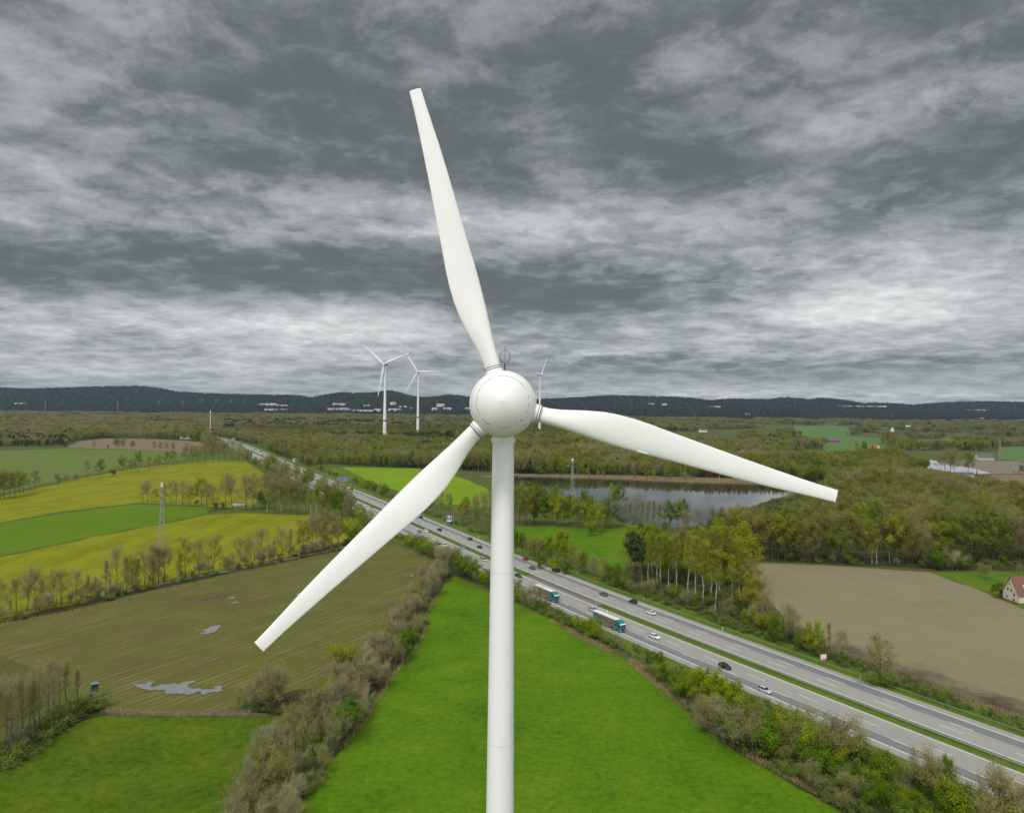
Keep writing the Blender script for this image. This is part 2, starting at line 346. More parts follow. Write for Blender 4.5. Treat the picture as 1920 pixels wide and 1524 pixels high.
FIELDS = {
 'meadow': [(560, 1524), (640, 1400), (700, 1310), (790, 1190), (806, 1130), (850, 1078), (905, 1104), (1050, 1168), (1120, 1205), (1180, 1245), (1235, 1290), (1290, 1335), (1400, 1422), (1500, 1478), (1600, 1535), (1750, 1620), (960, 3500), (500, 1750)],
 'meadow2': [(-60, 1490), (60, 1408), (130, 1360), (190, 1342), (300, 1343), (525, 1348), (560, 1400), (430, 1530), (380, 1700), (-500, 1700)],
 'stubble': [(-40, 1176), (60, 1158), (160, 1140), (330, 1097), (480, 1068), (640, 1036), (745, 1020), (775, 1035), (830, 1062), (820, 1120), (780, 1180), (700, 1240), (590, 1310), (470, 1322), (400, 1336), (300, 1338), (195, 1332), (120, 1285), (40, 1245), (-60, 1212)],
 'yellow': [(-80, 1110), (-80, 1060), (0, 1044.5), (120, 1019), (260, 991), (390, 965), (450, 962), (640, 968), (672, 972), (655, 1012), (600, 1028), (480, 1060), (330, 1090), (160, 1132), (50, 1150), (-80, 1180)],
 'green': [(-80, 1000), (0, 981), (120, 962), (255, 945), (330, 948), (394, 952), (388, 962), (260, 989), (120, 1017), (0, 1042), (-80, 1057)],
 'yellow_upper': [(-80, 950), (47, 921), (150, 897), (250, 879), (345, 867), (410, 861), (460, 864), (505, 893), (495, 930), (470, 952), (400, 950), (330, 946), (255, 943), (120, 958), (-80, 994)],
 'fargreen': [(-120, 846), (0, 845), (125, 841), (200, 842), (330, 850), (370, 852), (345, 862), (250, 874), (150, 892), (47, 915), (-120, 950)],
 'tan': [(125, 839), (140, 828), (190, 822), (290, 823), (385, 829), (372, 850), (330, 849), (200, 841)],
 'lime': [(640, 876), (700, 877), (780, 878), (840, 886), (925, 921), (1000, 936), (985, 950), (900, 950), (840, 945), (760, 926), (690, 902)],
 'verge_far': [(612, 880), (640, 876), (690, 902), (760, 926), (840, 945), (900, 950), (880, 958), (800, 942), (720, 918)],
 'glade': [(960, 988), (1030, 986), (1090, 990), (1185, 992), (1190, 1030), (1160, 1085), (1110, 1062), (1040, 1030), (965, 1010)],
 'plough': [(1392, 1054), (1500, 1058), (1640, 1066), (1745, 1073), (1850, 1112), (1960, 1160), (2040, 1200), (2040, 1420), (1920, 1352), (1800, 1318), (1680, 1278), (1600, 1240), (1540, 1205), (1470, 1165), (1425, 1105)],
 'garden': [(1745, 1072), (1800, 1072), (1890, 1074), (2040, 1080), (2040, 1196), (1960, 1157), (1850, 1110)],
 'grey': [(1715, 862), (1790, 863), (1905, 864), (1960, 880), (1990, 888), (1855, 889), (1800, 886), (1740, 878)],
 'tan_right': [(1855, 891), (1990, 889), (2060, 920), (1960, 930), (1900, 912)],
 'far_1': [(1480, 798), (1572, 798), (1605, 806), (1590, 815), (1560, 823), (1490, 818)],
 'far_2': [(1540, 838), (1575, 815), (1650, 822), (1700, 835), (1640, 850), (1560, 852)],
 'far_3': [(1340, 822), (1385, 823), (1375, 836), (1330, 832)],
 'far_4': [(1700, 826), (1780, 822), (1800, 834), (1720, 842)],
 'far_5': [(1872, 838), (2000, 836), (2000, 872), (1930, 868), (1872, 858)],
 'far_6': [(1470, 852), (1550, 856), (1560, 866), (1450, 866)],
 'far_7': [(1360, 795), (1420, 794), (1430, 800), (1370, 801)],
}
POLY = {k: [at(*p) for p in v] for k, v in FIELDS.items()}
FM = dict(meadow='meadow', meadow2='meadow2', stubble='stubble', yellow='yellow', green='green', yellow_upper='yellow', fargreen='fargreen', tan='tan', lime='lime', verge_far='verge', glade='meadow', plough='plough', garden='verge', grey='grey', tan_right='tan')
FN = dict(meadow='meadow', meadow2='meadow', stubble='ploughed_field', yellow='yellow_field', green='green_field', yellow_upper='yellow_field', fargreen='green_field', tan='bare_field', lime='green_field', verge_far='grass_strip', glade='meadow', plough='ploughed_field', garden='lawn', grey='bare_field', tan_right='bare_field')
for i, (k, v) in enumerate(FIELDS.items()):
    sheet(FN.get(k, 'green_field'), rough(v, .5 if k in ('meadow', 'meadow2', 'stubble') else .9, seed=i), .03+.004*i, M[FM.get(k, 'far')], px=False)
LAKE = [(940, 890), (1020, 893), (1100, 894), (1160, 898), (1230, 902), (1300, 904), (1380, 906), (1440, 908), (1488, 917), (1478, 930), (1440, 940), (1390, 955), (1345, 968), (1320, 985), (1250, 992), (1195, 992), (1160, 976), (1125, 950), (1060, 932), (1000, 921), (960, 914), (930, 904)]
POLY['lake'] = [at(*p) for p in LAKE]
sheet('lake', rough(LAKE, 1.5, 12, 5), .16, M['water'], px=False)
SHORE = [(900, 893), (960, 889), (1060, 889), (1160, 890), (1300, 895), (1440, 899), (1500, 908), (1515, 922), (1490, 932), (1484, 925), (1493, 916), (1440, 908.5), (1380, 906.5), (1300, 904.6), (1230, 902.6), (1160, 898.6), (1020, 893.5), (930, 897)]
POLY['shore'] = [at(*p) for p in SHORE]
sheet('lake_shore', rough(SHORE, 1.5, 12, 6), .14, M['tan'], px=False)
POND = [(955, 915), (1010, 918), (1040, 940), (1000, 965), (955, 960)]
# puddles and a white sheeted strip
for i, q in enumerate([[(248, 1281), (285, 1279), (330, 1284), (345, 1279), (366, 1279), (352, 1287), (372, 1291), (400, 1293), (430, 1286), (415, 1297), (385, 1303), (330, 1301), (290, 1294)],
     [(366, 1182), (392, 1175), (411, 1173), (408, 1181), (392, 1189), (378, 1191), (385, 1184)], [(428, 1122), (440, 1118), (442, 1120), (432, 1124)], [(430, 1131), (445, 1128), (446, 1131), (436, 1133)], [(558, 1117), (566, 1112), (570, 1114), (562, 1119)], [(770, 1079), (776, 1074), (778, 1076), (772, 1081)]]):
    sheet('puddle', ragged(q, 4, .24, 40+i), .20, M['puddle'], px=False)
sheet('foil_covered_field', rough([(1716, 863), (1745, 862.5), (1790, 872), (1830, 880), (1858, 887), (1840, 889), (1800, 888), (1745, 880)], 1., seed=77), .24, plain('white_foil', (.40, .41, .44), .5, .4, 0, .2, .05), px=False)
# wood floors
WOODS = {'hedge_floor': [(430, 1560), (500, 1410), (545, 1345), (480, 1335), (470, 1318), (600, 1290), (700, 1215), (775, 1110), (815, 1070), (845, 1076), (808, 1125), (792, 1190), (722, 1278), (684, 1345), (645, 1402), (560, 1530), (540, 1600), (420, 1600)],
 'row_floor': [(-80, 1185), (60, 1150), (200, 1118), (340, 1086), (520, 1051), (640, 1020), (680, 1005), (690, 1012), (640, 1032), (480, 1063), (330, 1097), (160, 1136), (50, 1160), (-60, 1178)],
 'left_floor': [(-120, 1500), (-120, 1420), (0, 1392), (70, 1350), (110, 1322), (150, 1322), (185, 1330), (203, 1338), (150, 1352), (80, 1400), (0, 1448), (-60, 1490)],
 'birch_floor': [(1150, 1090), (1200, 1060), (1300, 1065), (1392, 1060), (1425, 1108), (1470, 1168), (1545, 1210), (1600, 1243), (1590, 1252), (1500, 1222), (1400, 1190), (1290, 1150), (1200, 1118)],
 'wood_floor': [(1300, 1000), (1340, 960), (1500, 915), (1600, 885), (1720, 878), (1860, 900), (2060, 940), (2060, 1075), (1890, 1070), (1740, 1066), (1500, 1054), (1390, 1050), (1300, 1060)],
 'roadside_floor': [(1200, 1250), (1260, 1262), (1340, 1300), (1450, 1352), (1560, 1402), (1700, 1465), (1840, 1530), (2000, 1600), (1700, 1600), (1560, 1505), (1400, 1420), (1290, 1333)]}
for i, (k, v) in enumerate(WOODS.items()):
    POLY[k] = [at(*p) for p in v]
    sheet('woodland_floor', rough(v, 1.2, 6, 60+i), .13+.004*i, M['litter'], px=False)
sheet('gravel_track', rough([(150, 1127), (300, 1092), (480, 1058), (640, 1026), (660, 1022), (660, 1024), (640, 1029), (480, 1062), (300, 1097), (150, 1132)], .3, 6, 91), .20, M['track'], px=False)
# ------------------------------------------------------------------ motorway
CTRL = [(260, -70), (200, 30), (149, 110), (114.9, 167.7), (78.3, 229), (38.5, 297), (1.3, 367.5), (-12.2, 396), (-63, 500), (-122, 618), (-173, 720), (-222, 818), (-270, 915), (-338, 1056), (-432, 1250), (-538, 1470), (-640, 1650), (-760, 1830), (-920, 2040), (-1120, 2260)]
def spline(P, step=4.):
    P = np.array(P, float)
    for _ in range(3): P[1:-1] = .25*P[:-2]+.5*P[1:-1]+.25*P[2:] if _ == 0 else P[1:-1]
    out = []
    for i in range(1, len(P)-2):
        p0, p1, p2, p3 = P[i-1:i+3]; n = max(2, int(np.linalg.norm(p2-p1)/step))
        for t in np.arange(n)/n:
            out.append(.5*((2*p1)+(-p0+p2)*t+(2*p0-5*p1+4*p2-p3)*t*t+(-p0+3*p1-3*p2+p3)*t**3))
    return np.array(out)
AX = spline(CTRL)
for _ in range(60): AX[1:-1] = .25*AX[:-2]+.5*AX[1:-1]+.25*AX[2:]
AS = np.concatenate([[0], np.cumsum(np.linalg.norm(np.diff(AX, axis=0), axis=1))])
AT = np.gradient(AX, axis=0); AT /= np.linalg.norm(AT, axis=1)[:, None]
AN = np.stack([AT[:, 1], -AT[:, 0]], 1)          # to the far (right-hand) side
def road(s, off):
    x = np.interp(s, AS, AX[:, 0]); y = np.interp(s, AS, AX[:, 1]); nx = np.interp(s, AS, AN[:, 0]); ny = np.interp(s, AS, AN[:, 1])
    return np.array([x+nx*off, y+ny*off])
def heading(s):
    tx = np.interp(s, AS, AT[:, 0]); ty = np.interp(s, AS, AT[:, 1]); return math.atan2(ty, tx)
def road_so(X, Y):
    d = (AX[:, 0]-X)**2+(AX[:, 1]-Y)**2; i = int(np.argmin(d))
    v = np.array([X, Y])-AX[i]; return AS[i]+v@AT[i], float(v@AN[i])
def strip(b, o0, o1, z, s0=None, s1=None, mi=0):
    ss = AS[(AS >= (s0 or 0)) & (AS <= (s1 or 1e9))]
    A = [road(s, o0) for s in ss]; B_ = [road(s, o1) for s in ss]; n = len(ss); st = b.n
    b.add([(*p, z) for p in A]+[(*p, z) for p in B_], [(i, n+i, n+i+1, i+1) for i in range(n-1)], mi)
    uvs.extend([(o0, s) for s in ss]+[(o1, s) for s in ss])
uvs = []
rb = MB()
strip(rb, -19.4, -16.5, .30, mi=0); strip(rb, -16.5, -12.35, .30, mi=1); strip(rb, -12.35, -2.9, .30, mi=0)
strip(rb, 1.75, 10.0, .30, mi=0); strip(rb, 10.0, 14.15, .30, mi=1); strip(rb, 14.15, 17.0, .30, mi=0)
ro = rb.build('motorway', [M['asph'], M['asphd']]); struct(ro)
uvl = ro.data.uv_layers.new(name='UVMap')
for l in ro.data.loops: uvl.data[l.index].uv = uvs[l.vertex_index]
uvs = []
vb = MB(); strip(vb, -27, 27, .22); struct(vb.build('grass_verge', M['verge']))
S0 = road_so(*at(960, 1065))[0]
def sat(px, py): return road_so(*at(px, py))[0]
gap0, gap1 = sat(1132, 1139), sat(990, 1077)
mb = MB(); strip(mb, -2.9, 1.75, .32, None, gap0); strip(mb, -2.9, 1.75, .32, gap1, None); struct(mb.build('median_strip', M['verge']))
mb = MB(); strip(mb, -2.9, 1.75, .305, gap0, gap1); po = mb.build('paved_median', plain('concrete_paving', (.20, .175, .15), .9, .2, 0, .3, .4)); struct(po)
lb = MB()
for o0 in (-16.5, -3.75, 2.3, 14.1): strip(lb, o0, o0+(.30 if o0 in (-16.5, 14.1) else .22), .306)
ph = {-12.35: 23.8, -8.2: 29.7, 6.25: 6.8, 10.05: 7.1}
sref = road_so(*at(1180+0, 1120+250*.1458))[0]
for o0, p0 in ph.items():
    s = sref-(p0 if True else 0); s -= 18*int(s/18)
    while s < AS[-1]-8:
        a = road(s, o0-.09); b_ = road(s, o0+.09); c = road(s-6.2, o0+.09); d = road(s-6.2, o0-.09)
        if s > 8: lb.add([(*d, .306), (*c, .306), (*b_, .306), (*a, .306)], [(0, 1, 2, 3)])
        s += 18.
lo = lb.build('lane_markings', M['paint']); struct(lo)
for o in (lo, ro): 
    if o.data.polygons[0].normal.z < 0: o.data.flip_normals()
# guard rails
def guardrail(name, label, off, s0, s1, double=False):
    b = MB(); ss = AS[(AS >= s0) & (AS <= s1)]
    prof = [(-.05, .42), (.03, .50), (-.02, .58), (.03, .66), (-.05, .74), (-.08, .74), (-.08, .42)]
    for sg in ((-1, 1) if double else (1,)):
        rings = []
        for s in ss:
            rings.append([(*road(s, off+sg*(.22 if double else 0)+sg*u*1.0), .3+v) for u, v in prof])
        b.loft(rings, 0, True, False)
    o = b.build(name, M['steel']); tag(o, label, 'guard rail')
    p = MB()
    for s in np.arange(s0, min(s1, s0+600), 4.):
        q = road(s, off); p.box((q[0], q[1], .55), (.10, .12, .8), heading(s))
    po = p.build('posts', M['steel'], o); po['kind'] = 'stuff'
    return o
guardrail('guardrail', 'low steel guard rail along the outer edge of the far carriageway, nearest the ploughed field', 19.3, 20, AS[-1]-10)
guardrail('guardrail', 'double steel guard rail on the grass median ahead of the teal trucks', -.3, 10, gap0+3, True)
guardrail('guardrail', 'row of low rail across the paved gap in the median beside the front truck', -.3, gap0+5, gap1-2, True)
guardrail('guardrail', 'double steel guard rail on the median running away to the far left bend', -.3, gap1+1, AS[-1]-10, True)
# hills on the horizon
RIDGE = [(-200, 728), (0, 725), (60, 727), (120, 725.5), (200, 724), (280, 724), (330, 731), (400, 735), (480, 737), (560, 738), (600, 743.5), (640, 735), (700, 736), (735, 732), (770, 740), (800, 743), (850, 738.5), (900, 744), (960, 748), (1020, 745), (1060, 744), (1150, 740.5), (1280, 743), (1320, 748), (1360, 745), (1440, 747), (1470, 743.5), (1500, 749), (1540, 745), (1610, 755), (1635, 751.5), (1690, 756), (1760, 752.5), (1830, 751), (1920, 752), (2150, 752)]
YR = 7200.
xs = np.arange(-7600, 7600, 36.); ys = np.concatenate([np.arange(5000, 7201, 55.), np.arange(7260, 9000, 180.)])
rx = np.array([atd(x, y, YR)[0] for x, y in RIDGE]); rz_ = np.array([atd(x, y, YR)[2] for x, y in RIDGE])
top = np.interp(xs, rx, rz_); 
for _ in range(2): top[1:-1] = .25*top[:-2]+.5*top[1:-1]+.25*top[2:]
base_ = np.convolve(np.pad(top, 30, mode='edge'), np.ones(61)/61, 'valid'); top = top+.45*(top-base_)
hv = np.zeros((len(ys), len(xs), 3)); hr = np.random.default_rng(3)
fold = np.interp(np.arange(len(xs)), np.arange(0, len(xs), 9), hr.normal(0, 1, len(np.arange(0, len(xs), 9))))
fold2 = np.interp(np.arange(len(xs)), np.arange(0, len(xs), 14), hr.normal(0, 1, len(np.arange(0, len(xs), 14))))
for j, y in enumerate(ys):
    t = min(1., (y-5000)/2200.); k = t*t*(3-2*t) if y <= 7200 else max(0., 1-(y-7200)/2500.)
    z = (top-18)*k*(1+.5*fold*t*(1-t)**2*2+.4*fold2*t*(1-t)**2*2)
    z = z+hr.normal(0, 2.6, len(xs))*min(1, k*3)-(4 if j == 0 else 0)
    hv[j, :, 0] = xs+hr.normal(0, 8, len(xs)); hv[j, :, 1] = y; hv[j, :, 2] = z
nx = len(xs); hb = MB(); hb.v = [tuple(map(float, q)) for q in hv.reshape(-1, 3)]; hb.n = len(hb.v)
hb.f = [(j*nx+i, j*nx+i+1, (j+1)*nx+i+1, (j+1)*nx+i) for j in range(len(ys)-1) for i in range(nx-1)]; hb.mi = [0]*len(hb.f); hb.sm = [False]*len(hb.f)
hm, t, bb = mat('wooded_hills', .95, .05)
t.put(bb.inputs['Base Color'], t.ramp(t.m('ADD', t.m('MULTIPLY', t.noise(t.pos, .0022, 4, .6), .6), t.m('MULTIPLY', t.noise(t.pos, .03, 5, .7), .45)), [(.3, (.008, .012, .008)), (.5, (.014, .019, .011)), (.62, (.022, .024, .015)), (.75, (.03, .035, .016))]))
struct(hb.build('hills', hm))
def hill_z(X, Y):
    j = np.clip(np.searchsorted(ys, Y)-1, 0, len(ys)-2); i = np.clip(((X-xs[0])/36.).astype(int), 0, nx-2)
    a = np.clip((X-xs[i])/36., 0, 1); c = np.clip((Y-ys[j])/(ys[j+1]-ys[j]), 0, 1); Z = hv[:, :, 2]
    return (Z[j, i]*(1-a)+Z[j, i+1]*a)*(1-c)+(Z[j+1, i]*(1-a)+Z[j+1, i+1]*a)*c
def ground_hit(px, py):
    """where the line of sight through a photo pixel meets the hills (or the plain before them)"""
    if at(px, py)[1] > 0 and at(px, py)[1] < 5000: return (*at(px, py), 0.)
    for Y in np.arange(5020, 7200, 20.):
        X, _, z = atd(px, py, Y); h = float(hill_z(np.array([X]), np.array([Y]))[0])
        if h >= z: return X, Y, h
    return X, Y, z
# ------------------------------------------------------------------ trees
M['twig'] = leafmat('bare_twigs', [(.280, .250, .110), (.350, .315, .160), (.310, .290, .110)], .2)
M['twigg'] = leafmat('grey_twigs', [(.305, .275, .150), (.370, .335, .190), (.300, .285, .130)], .2)
M['bud'] = leafmat('opening_buds', [(.205, .175, .050), (.310, .305, .024), (.180, .150, .055), (.225, .260, .022)], .3)
M['olive'] = leafmat('olive_leaves', [(.115, .145, .012), (.300, .315, .018), (.200, .170, .032), (.150, .245, .014)], .3)
M['lime'+'leaf'] = leafmat('fresh_lime_leaves', [(.235, .300, .008), (.310, .360, .010), (.180, .275, .010)], .35)
M['gold'] = leafmat('yellow_buds', [(.32, .28, .030), (.38, .34, .035), (.26, .25, .03)], .3)
M['birchleaf'] = leafmat('birch_leaves', [(.250, .290, .016), (.320, .345, .020), (.230, .250, .020)], .35)
M['leaf'] = leafmat('green_leaves', [(.090, .175, .010), (.135, .230, .012), (.120, .180, .018)], .3)
M['darkleaf'] = leafmat('dark_leaves', [(.022, .050, .010), (.034, .066, .012), (.030, .048, .014)], .2)
M['needle'] = leafmat('pine_needles', [(.036, .062, .020), (.056, .084, .030), (.066, .085, .033)], .1)
M['bark'] = barkmat('brown_bark', (.060, .048, .034), (.125, .105, .075))
M['barkg'] = barkmat('grey_bark', (.085, .075, .055), (.17, .15, .115))
M['barkb'] = barkmat('birch_bark', (.46, .44, .40), (.22, .20, .17), 1.2)
M['barkp'] = barkmat('pine_bark', (.09, .06, .04), (.20, .115, .07))
def rv(r): 
    v = r.normal(size=3); return v/np.linalg.norm(v)
def skeleton(r, Ht, cb, spread, shape, nl, up, wig=.06, top=.92, stems=1, sub=5):
    """wood segments (polyline, radii, sides) and twig anchors (point, direction, weight)"""
    wood, anch = [], []
    for st in range(stems):
        base = np.zeros(3)
        if stems > 1:
            a = r.uniform(0, 6.283); base = np.array([math.cos(a), math.sin(a), 0])*r.uniform(0, spread*.35)
        tilt = np.array([r.normal(0, .03), r.normal(0, .03), 1.])
        if stems > 1: tilt = np.array([base[0]/spread*.9+r.normal(0, .1), base[1]/spread*.9+r.normal(0, .1), 1.])
        hh = Ht*top*(1 if stems == 1 else r.uniform(.6, 1.))
        n = 7; pts = [base]
        for i in range(n):
            pts.append(pts[-1]+tilt/np.linalg.norm(tilt)*hh/n+np.array([r.normal(0, wig), r.normal(0, wig), 0])*hh/n)
        pts = np.array(pts); r0 = Ht*.0125*(1 if stems == 1 else .6)
        wood.append((pts, [r0*(1.25 if i == 0 else 1)*(1-.86*i/n) for i in range(n+1)], 6))
        for li in range(nl if stems == 1 else max(3, nl//stems)):
            f = cb+(1-cb)*((li+.5)/(nl if stems == 1 else max(3, nl//stems)))**.9*.96
            f = min(.98, f+r.normal(0, .02)); q = f*n; i = min(int(q), n-1); p = pts[i]+(pts[i+1]-pts[i])*(q-i)
            a = li*2.4+r.uniform(-.5, .5); t = (f-cb)/(1-cb)
            ln = spread*shape(t)*r.uniform(.75, 1.15)
            ua = up+(.55*(t-.3))+r.normal(0, .12)
            d = np.array([math.cos(a)*math.cos(ua), math.sin(a)*math.cos(ua), math.sin(ua)])
            lp = [p]; m = 4
            for k in range(m):
                lp.append(lp[-1]+d*ln/m); d = d+rv(r)*.22+np.array([0, 0, .10]); d /= np.linalg.norm(d)
            lp = np.array(lp); lr = r0*(.42-.22*t)
            wood.append((lp, [lr*(1-.8*k/m) for k in range(m+1)], 4))
            for s in range(sub):
                g = .3+.7*(s+r.uniform(0, 1))/sub; qq = min(g*m, m-.01); k = int(qq); sp = lp[k]+(lp[k+1]-lp[k])*(qq-k)
                dd = (lp[k+1]-lp[k]); dd /= np.linalg.norm(dd); sd = dd*.55+rv(r)*.75+np.array([0, 0, .22]); sd /= np.linalg.norm(sd)
                sl = ln*.42*r.uniform(.6, 1.2)*(1.15-.4*g)
                e1 = sp+sd*sl*.5; sd2 = sd+rv(r)*.3; sd2 /= np.linalg.norm(sd2); e2 = e1+sd2*sl*.5
                wood.append((np.array([sp, e1, e2]), [lr*.34, lr*.22, lr*.08], 3))
                for u in (0.15, .5, .85): anch.append((sp+(e1-sp)*u, sd, 1.)); anch.append((e1+(e2-e1)*u, sd2, 1.4))
            anch.append((lp[-1], d, 2.))
        anch.append((pts[-1], np.array([0, 0, 1.]), 2.))
    return wood, anch
def slivers(r, anch, n, ln, w, spread, up):
    A = np.array([a[0] for a in anch]); D = np.array([a[1] for a in anch]); wt = np.array([a[2] for a in anch]); wt /= wt.sum()
    i = r.choice(len(A), n, p=wt); d = D[i]*.5+r.normal(0, .5, (n, 3))+np.array([0, 0, up]); d /= np.linalg.norm(d, axis=1)[:, None]
    L_ = ln*r.uniform(.5, 1.3, (n, 1)); p = A[i]+r.normal(0, spread, (n, 3)); s = np.cross(d, r.normal(size=(n, 3))); s /= np.linalg.norm(s, axis=1)[:, None]
    hw = w/2; q = p+d*L_
    return np.stack([p-s*hw, p+s*hw, q+s*hw*.4, q-s*hw*.4], 1)
def leaves(r, anch, n, size, spread, flat=.0):
    A = np.array([a[0] for a in anch]); wt = np.array([a[2] for a in anch]); wt /= wt.sum()
    i = r.choice(len(A), n, p=wt); p = A[i]+r.normal(0, spread, (n, 3))
    cen = A.mean(0)*np.array([1, 1, .85]); out = p-cen; out /= np.linalg.norm(out, axis=1)[:, None]
    nr = out*.95+r.normal(0, .42, (n, 3))+np.array([0, 0, .25]); nr /= np.linalg.norm(nr, axis=1)[:, None]      # leaves turn to the light
    u = np.cross(nr, r.normal(size=(n, 3))); u /= np.linalg.norm(u, axis=1)[:, None]; v = np.cross(nr, u)
    s = size*r.uniform(.6, 1.3, (n, 1))/2; a = u*s; b_ = v*s*.75
    return np.stack([p-a, p+b_, p+a, p-b_], 1)
ell = lambda t: .35+.75*math.sqrt(max(0, 1-((t-.35)/.68)**2))
rnd_ = lambda t: .45+.65*math.sqrt(max(0, 1-((t-.3)/.75)**2))
col_ = lambda t: .75-.45*t
cone = lambda t: 1.05-.95*t
umb = lambda t: .5+.6*t if t < .7 else .92-.6*(t-.7)
SPEC = { # height, crown base, spread, shape, limbs, up angle, stems, subs, twigs(n,len,w,spread,up), leaves(n,size,spread), bark, twig mat, leaf mat
 'bare': (14., .24, 5.0, ell, 16, .75, 1, 6, (2300, 1.45, .036, .38, .30), (420, .2, .45), 'bark', 'twig', 'bud'),
 'baretall': (15., .32, 2.6, col_, 16, .85, 1, 5, (1250, 1.3, .034, .30, .45), (200, .2, .4), 'barkg', 'twig', 'bud'),
 'bud': (15., .25, 5.2, rnd_, 15, .60, 1, 7, (1500, 1.2, .045, .34, .2), (2300, .32, .55), 'bark', 'twig', 'bud'),
 'olive': (17., .28, 5.8, rnd_, 15, .55, 1, 7, (800, 1.0, .045, .2, .2), (4200, .40, .52), 'bark', 'twig', 'olive'),
 'green': (13., .20, 4.6, rnd_, 14, .55, 1, 6, (200, .9, .04, .2, .1), (4600, .38, .50), 'bark', 'twig', 'leaf'),
 'lime': (13., .18, 4.4, rnd_, 14, .60, 1, 6, (250, .9, .04, .2, .1), (4000, .36, .48), 'barkg', 'twig', 'limeleaf'),
 'birch': (21., .38, 3.1, col_, 16, .75, 1, 5, (500, 1.0, .035, .2, -.2), (3200, .29, .55), 'barkb', 'twig', 'birchleaf'),
 'poplar': (22., .14, 2.5, col_, 20, 1.05, 1, 5, (500, 1.2, .045, .2, .5), (3000, .38, .45), 'barkg', 'twig', 'gold'),
 'pine': (19., .52, 3.8, umb, 14, .35, 1, 6, (300, .6, .05, .3, .2), (3600, .46, .42), 'barkp', 'needle', 'needle'),
 'spruce': (18., .06, 3.6, cone, 30, -.12, 1, 5, (200, .6, .05, .2, 0), (3000, .42, .30), 'bark', 'needle', 'darkleaf'),
 'shrubbare': (6.5, .10, 2.8, rnd_, 24, .95, 7, 4, (2300, 1.05, .034, .22, .55), (120, .15, .3), 'barkg', 'twigg', 'olive'),
 'shrubbud': (5.5, .08, 2.9, rnd_, 21, .85, 6, 4, (1100, .8, .032, .22, .4), (1300, .18, .32), 'barkg', 'twigg', 'olive'),
 'shrubgreen': (5.0, .05, 2.8, rnd_, 21, .70, 6, 4, (150, .6, .03, .2, .2), (3000, .23, .33), 'bark', 'twig', 'leaf'),
 'shrublime': (5.0, .05, 2.7, rnd_, 21, .75, 6, 4, (150, .7, .03, .2, .3), (2700, .22, .33), 'bark', 'twig', 'limeleaf'),
 'bramble': (1.6, .02, 1.9, rnd_, 15, .40, 5, 3, (350, .8, .03, .2, .2), (900, .22, .25), 'bark', 'twigg', 'leaf'),
}
PROTO = {}
def proto(kind, seed):
    (Ht, cb, sp, shp, nl, up, stems, sub, tw, lf, bark, twm, lfm) = SPEC[kind]
    r = np.random.default_rng(seed); wood, anch = skeleton(r, Ht, cb, sp, shp, nl, up, stems=stems, sub=sub)
    b = MB()
    for p, rr, n in wood: b.tube(p, [max(.012, q) for q in rr], n, 0, False, True)
    wm = b.mesh(kind+'_trunk', [M[bark]])
    V = [slivers(r, anch, *tw)]; mi = [0]*tw[0]
    if lf[0]: V.append(leaves(r, anch, *lf, .0)); mi += [1]*lf[0]
    V = np.concatenate(V); V[:, :, 2] = np.maximum(V[:, :, 2], .02)
    cm = qmesh(kind+'_crown', V, [M[twm], M[lfm]], mi)
    return wm, cm, Ht
NV = {'bare': 3, 'baretall': 3, 'bud': 3, 'olive': 3, 'green': 2, 'lime': 2, 'birch': 3, 'poplar': 2, 'pine': 2, 'spruce': 2, 'shrubbare': 3, 'shrubbud': 2, 'shrubgreen': 2, 'shrublime': 2, 'bramble': 2}
for k, n in NV.items(): PROTO[k] = [proto(k, 100*len(k)+7*i+sum(map(ord, k))) for i in range(n)]
KIND = { # object name, what it looks like, category
 'bare': ('bare_tree', 'bare spreading tree', 'tree'), 'baretall': ('bare_tree', 'slim bare tree', 'tree'),
 'bud': ('budding_tree', 'brown budding tree', 'tree'), 'olive': ('budding_oak', 'broad olive leafed tree', 'tree'),
 'green': ('green_tree', 'round green tree', 'tree'), 'lime': ('leafy_tree', 'bright lime green tree', 'tree'),
 'birch': ('birch_tree', 'white stemmed birch', 'tree'), 'poplar': ('poplar_tree', 'narrow yellow poplar', 'tree'),
 'pine': ('pine_tree', 'dark pine', 'tree'), 'spruce': ('spruce_tree', 'dark cone shaped spruce', 'tree'),
 'shrubbare': ('bare_shrub', 'grey brown bare shrub', 'shrub'), 'shrubbud': ('budding_shrub', 'thinly leafed shrub', 'shrub'),
 'shrubgreen': ('green_shrub', 'dense green shrub', 'shrub'), 'shrublime': ('leafy_shrub', 'lime green shrub', 'shrub'),
 'bramble': ('bramble', 'low green bramble', 'shrub')}
PLACED = []
MASTER = {}
def tree(kind, X, Y, h=None, where='', group=None, wide=1., z=.15, var=None):
    i = rng.integers(len(PROTO[kind])) if var is None else var
    wm, cm, Ht = PROTO[kind][i]; s = (h or Ht)/Ht
    nm, look, cat = KIND[kind]
    if (kind, i) not in MASTER:
        root = bpy.data.objects.new(nm, None); COL.objects.link(root)
        obj('trunk', wm, root); obj('crown', cm, root); MASTER[kind, i] = root
    else:
        root = copy_tree(MASTER[kind, i])
    root.location = (X, Y, z); root.rotation_euler = (0, 0, float(rng.uniform(0, 6.283)))
    root.scale = (s*wide, s*wide, s)
    root['category'] = cat
    PLACED.append((root, kind, X, Y, (h or Ht), where, group)); return root
def row(where, group, items):
    for it in items:
        px, py, top, kind = it[:4]; X, Y = at(px, py); tree(kind, X, Y, max(1.5, (py-top)*Y/F), where, group, it[4] if len(it) > 4 else 1.)
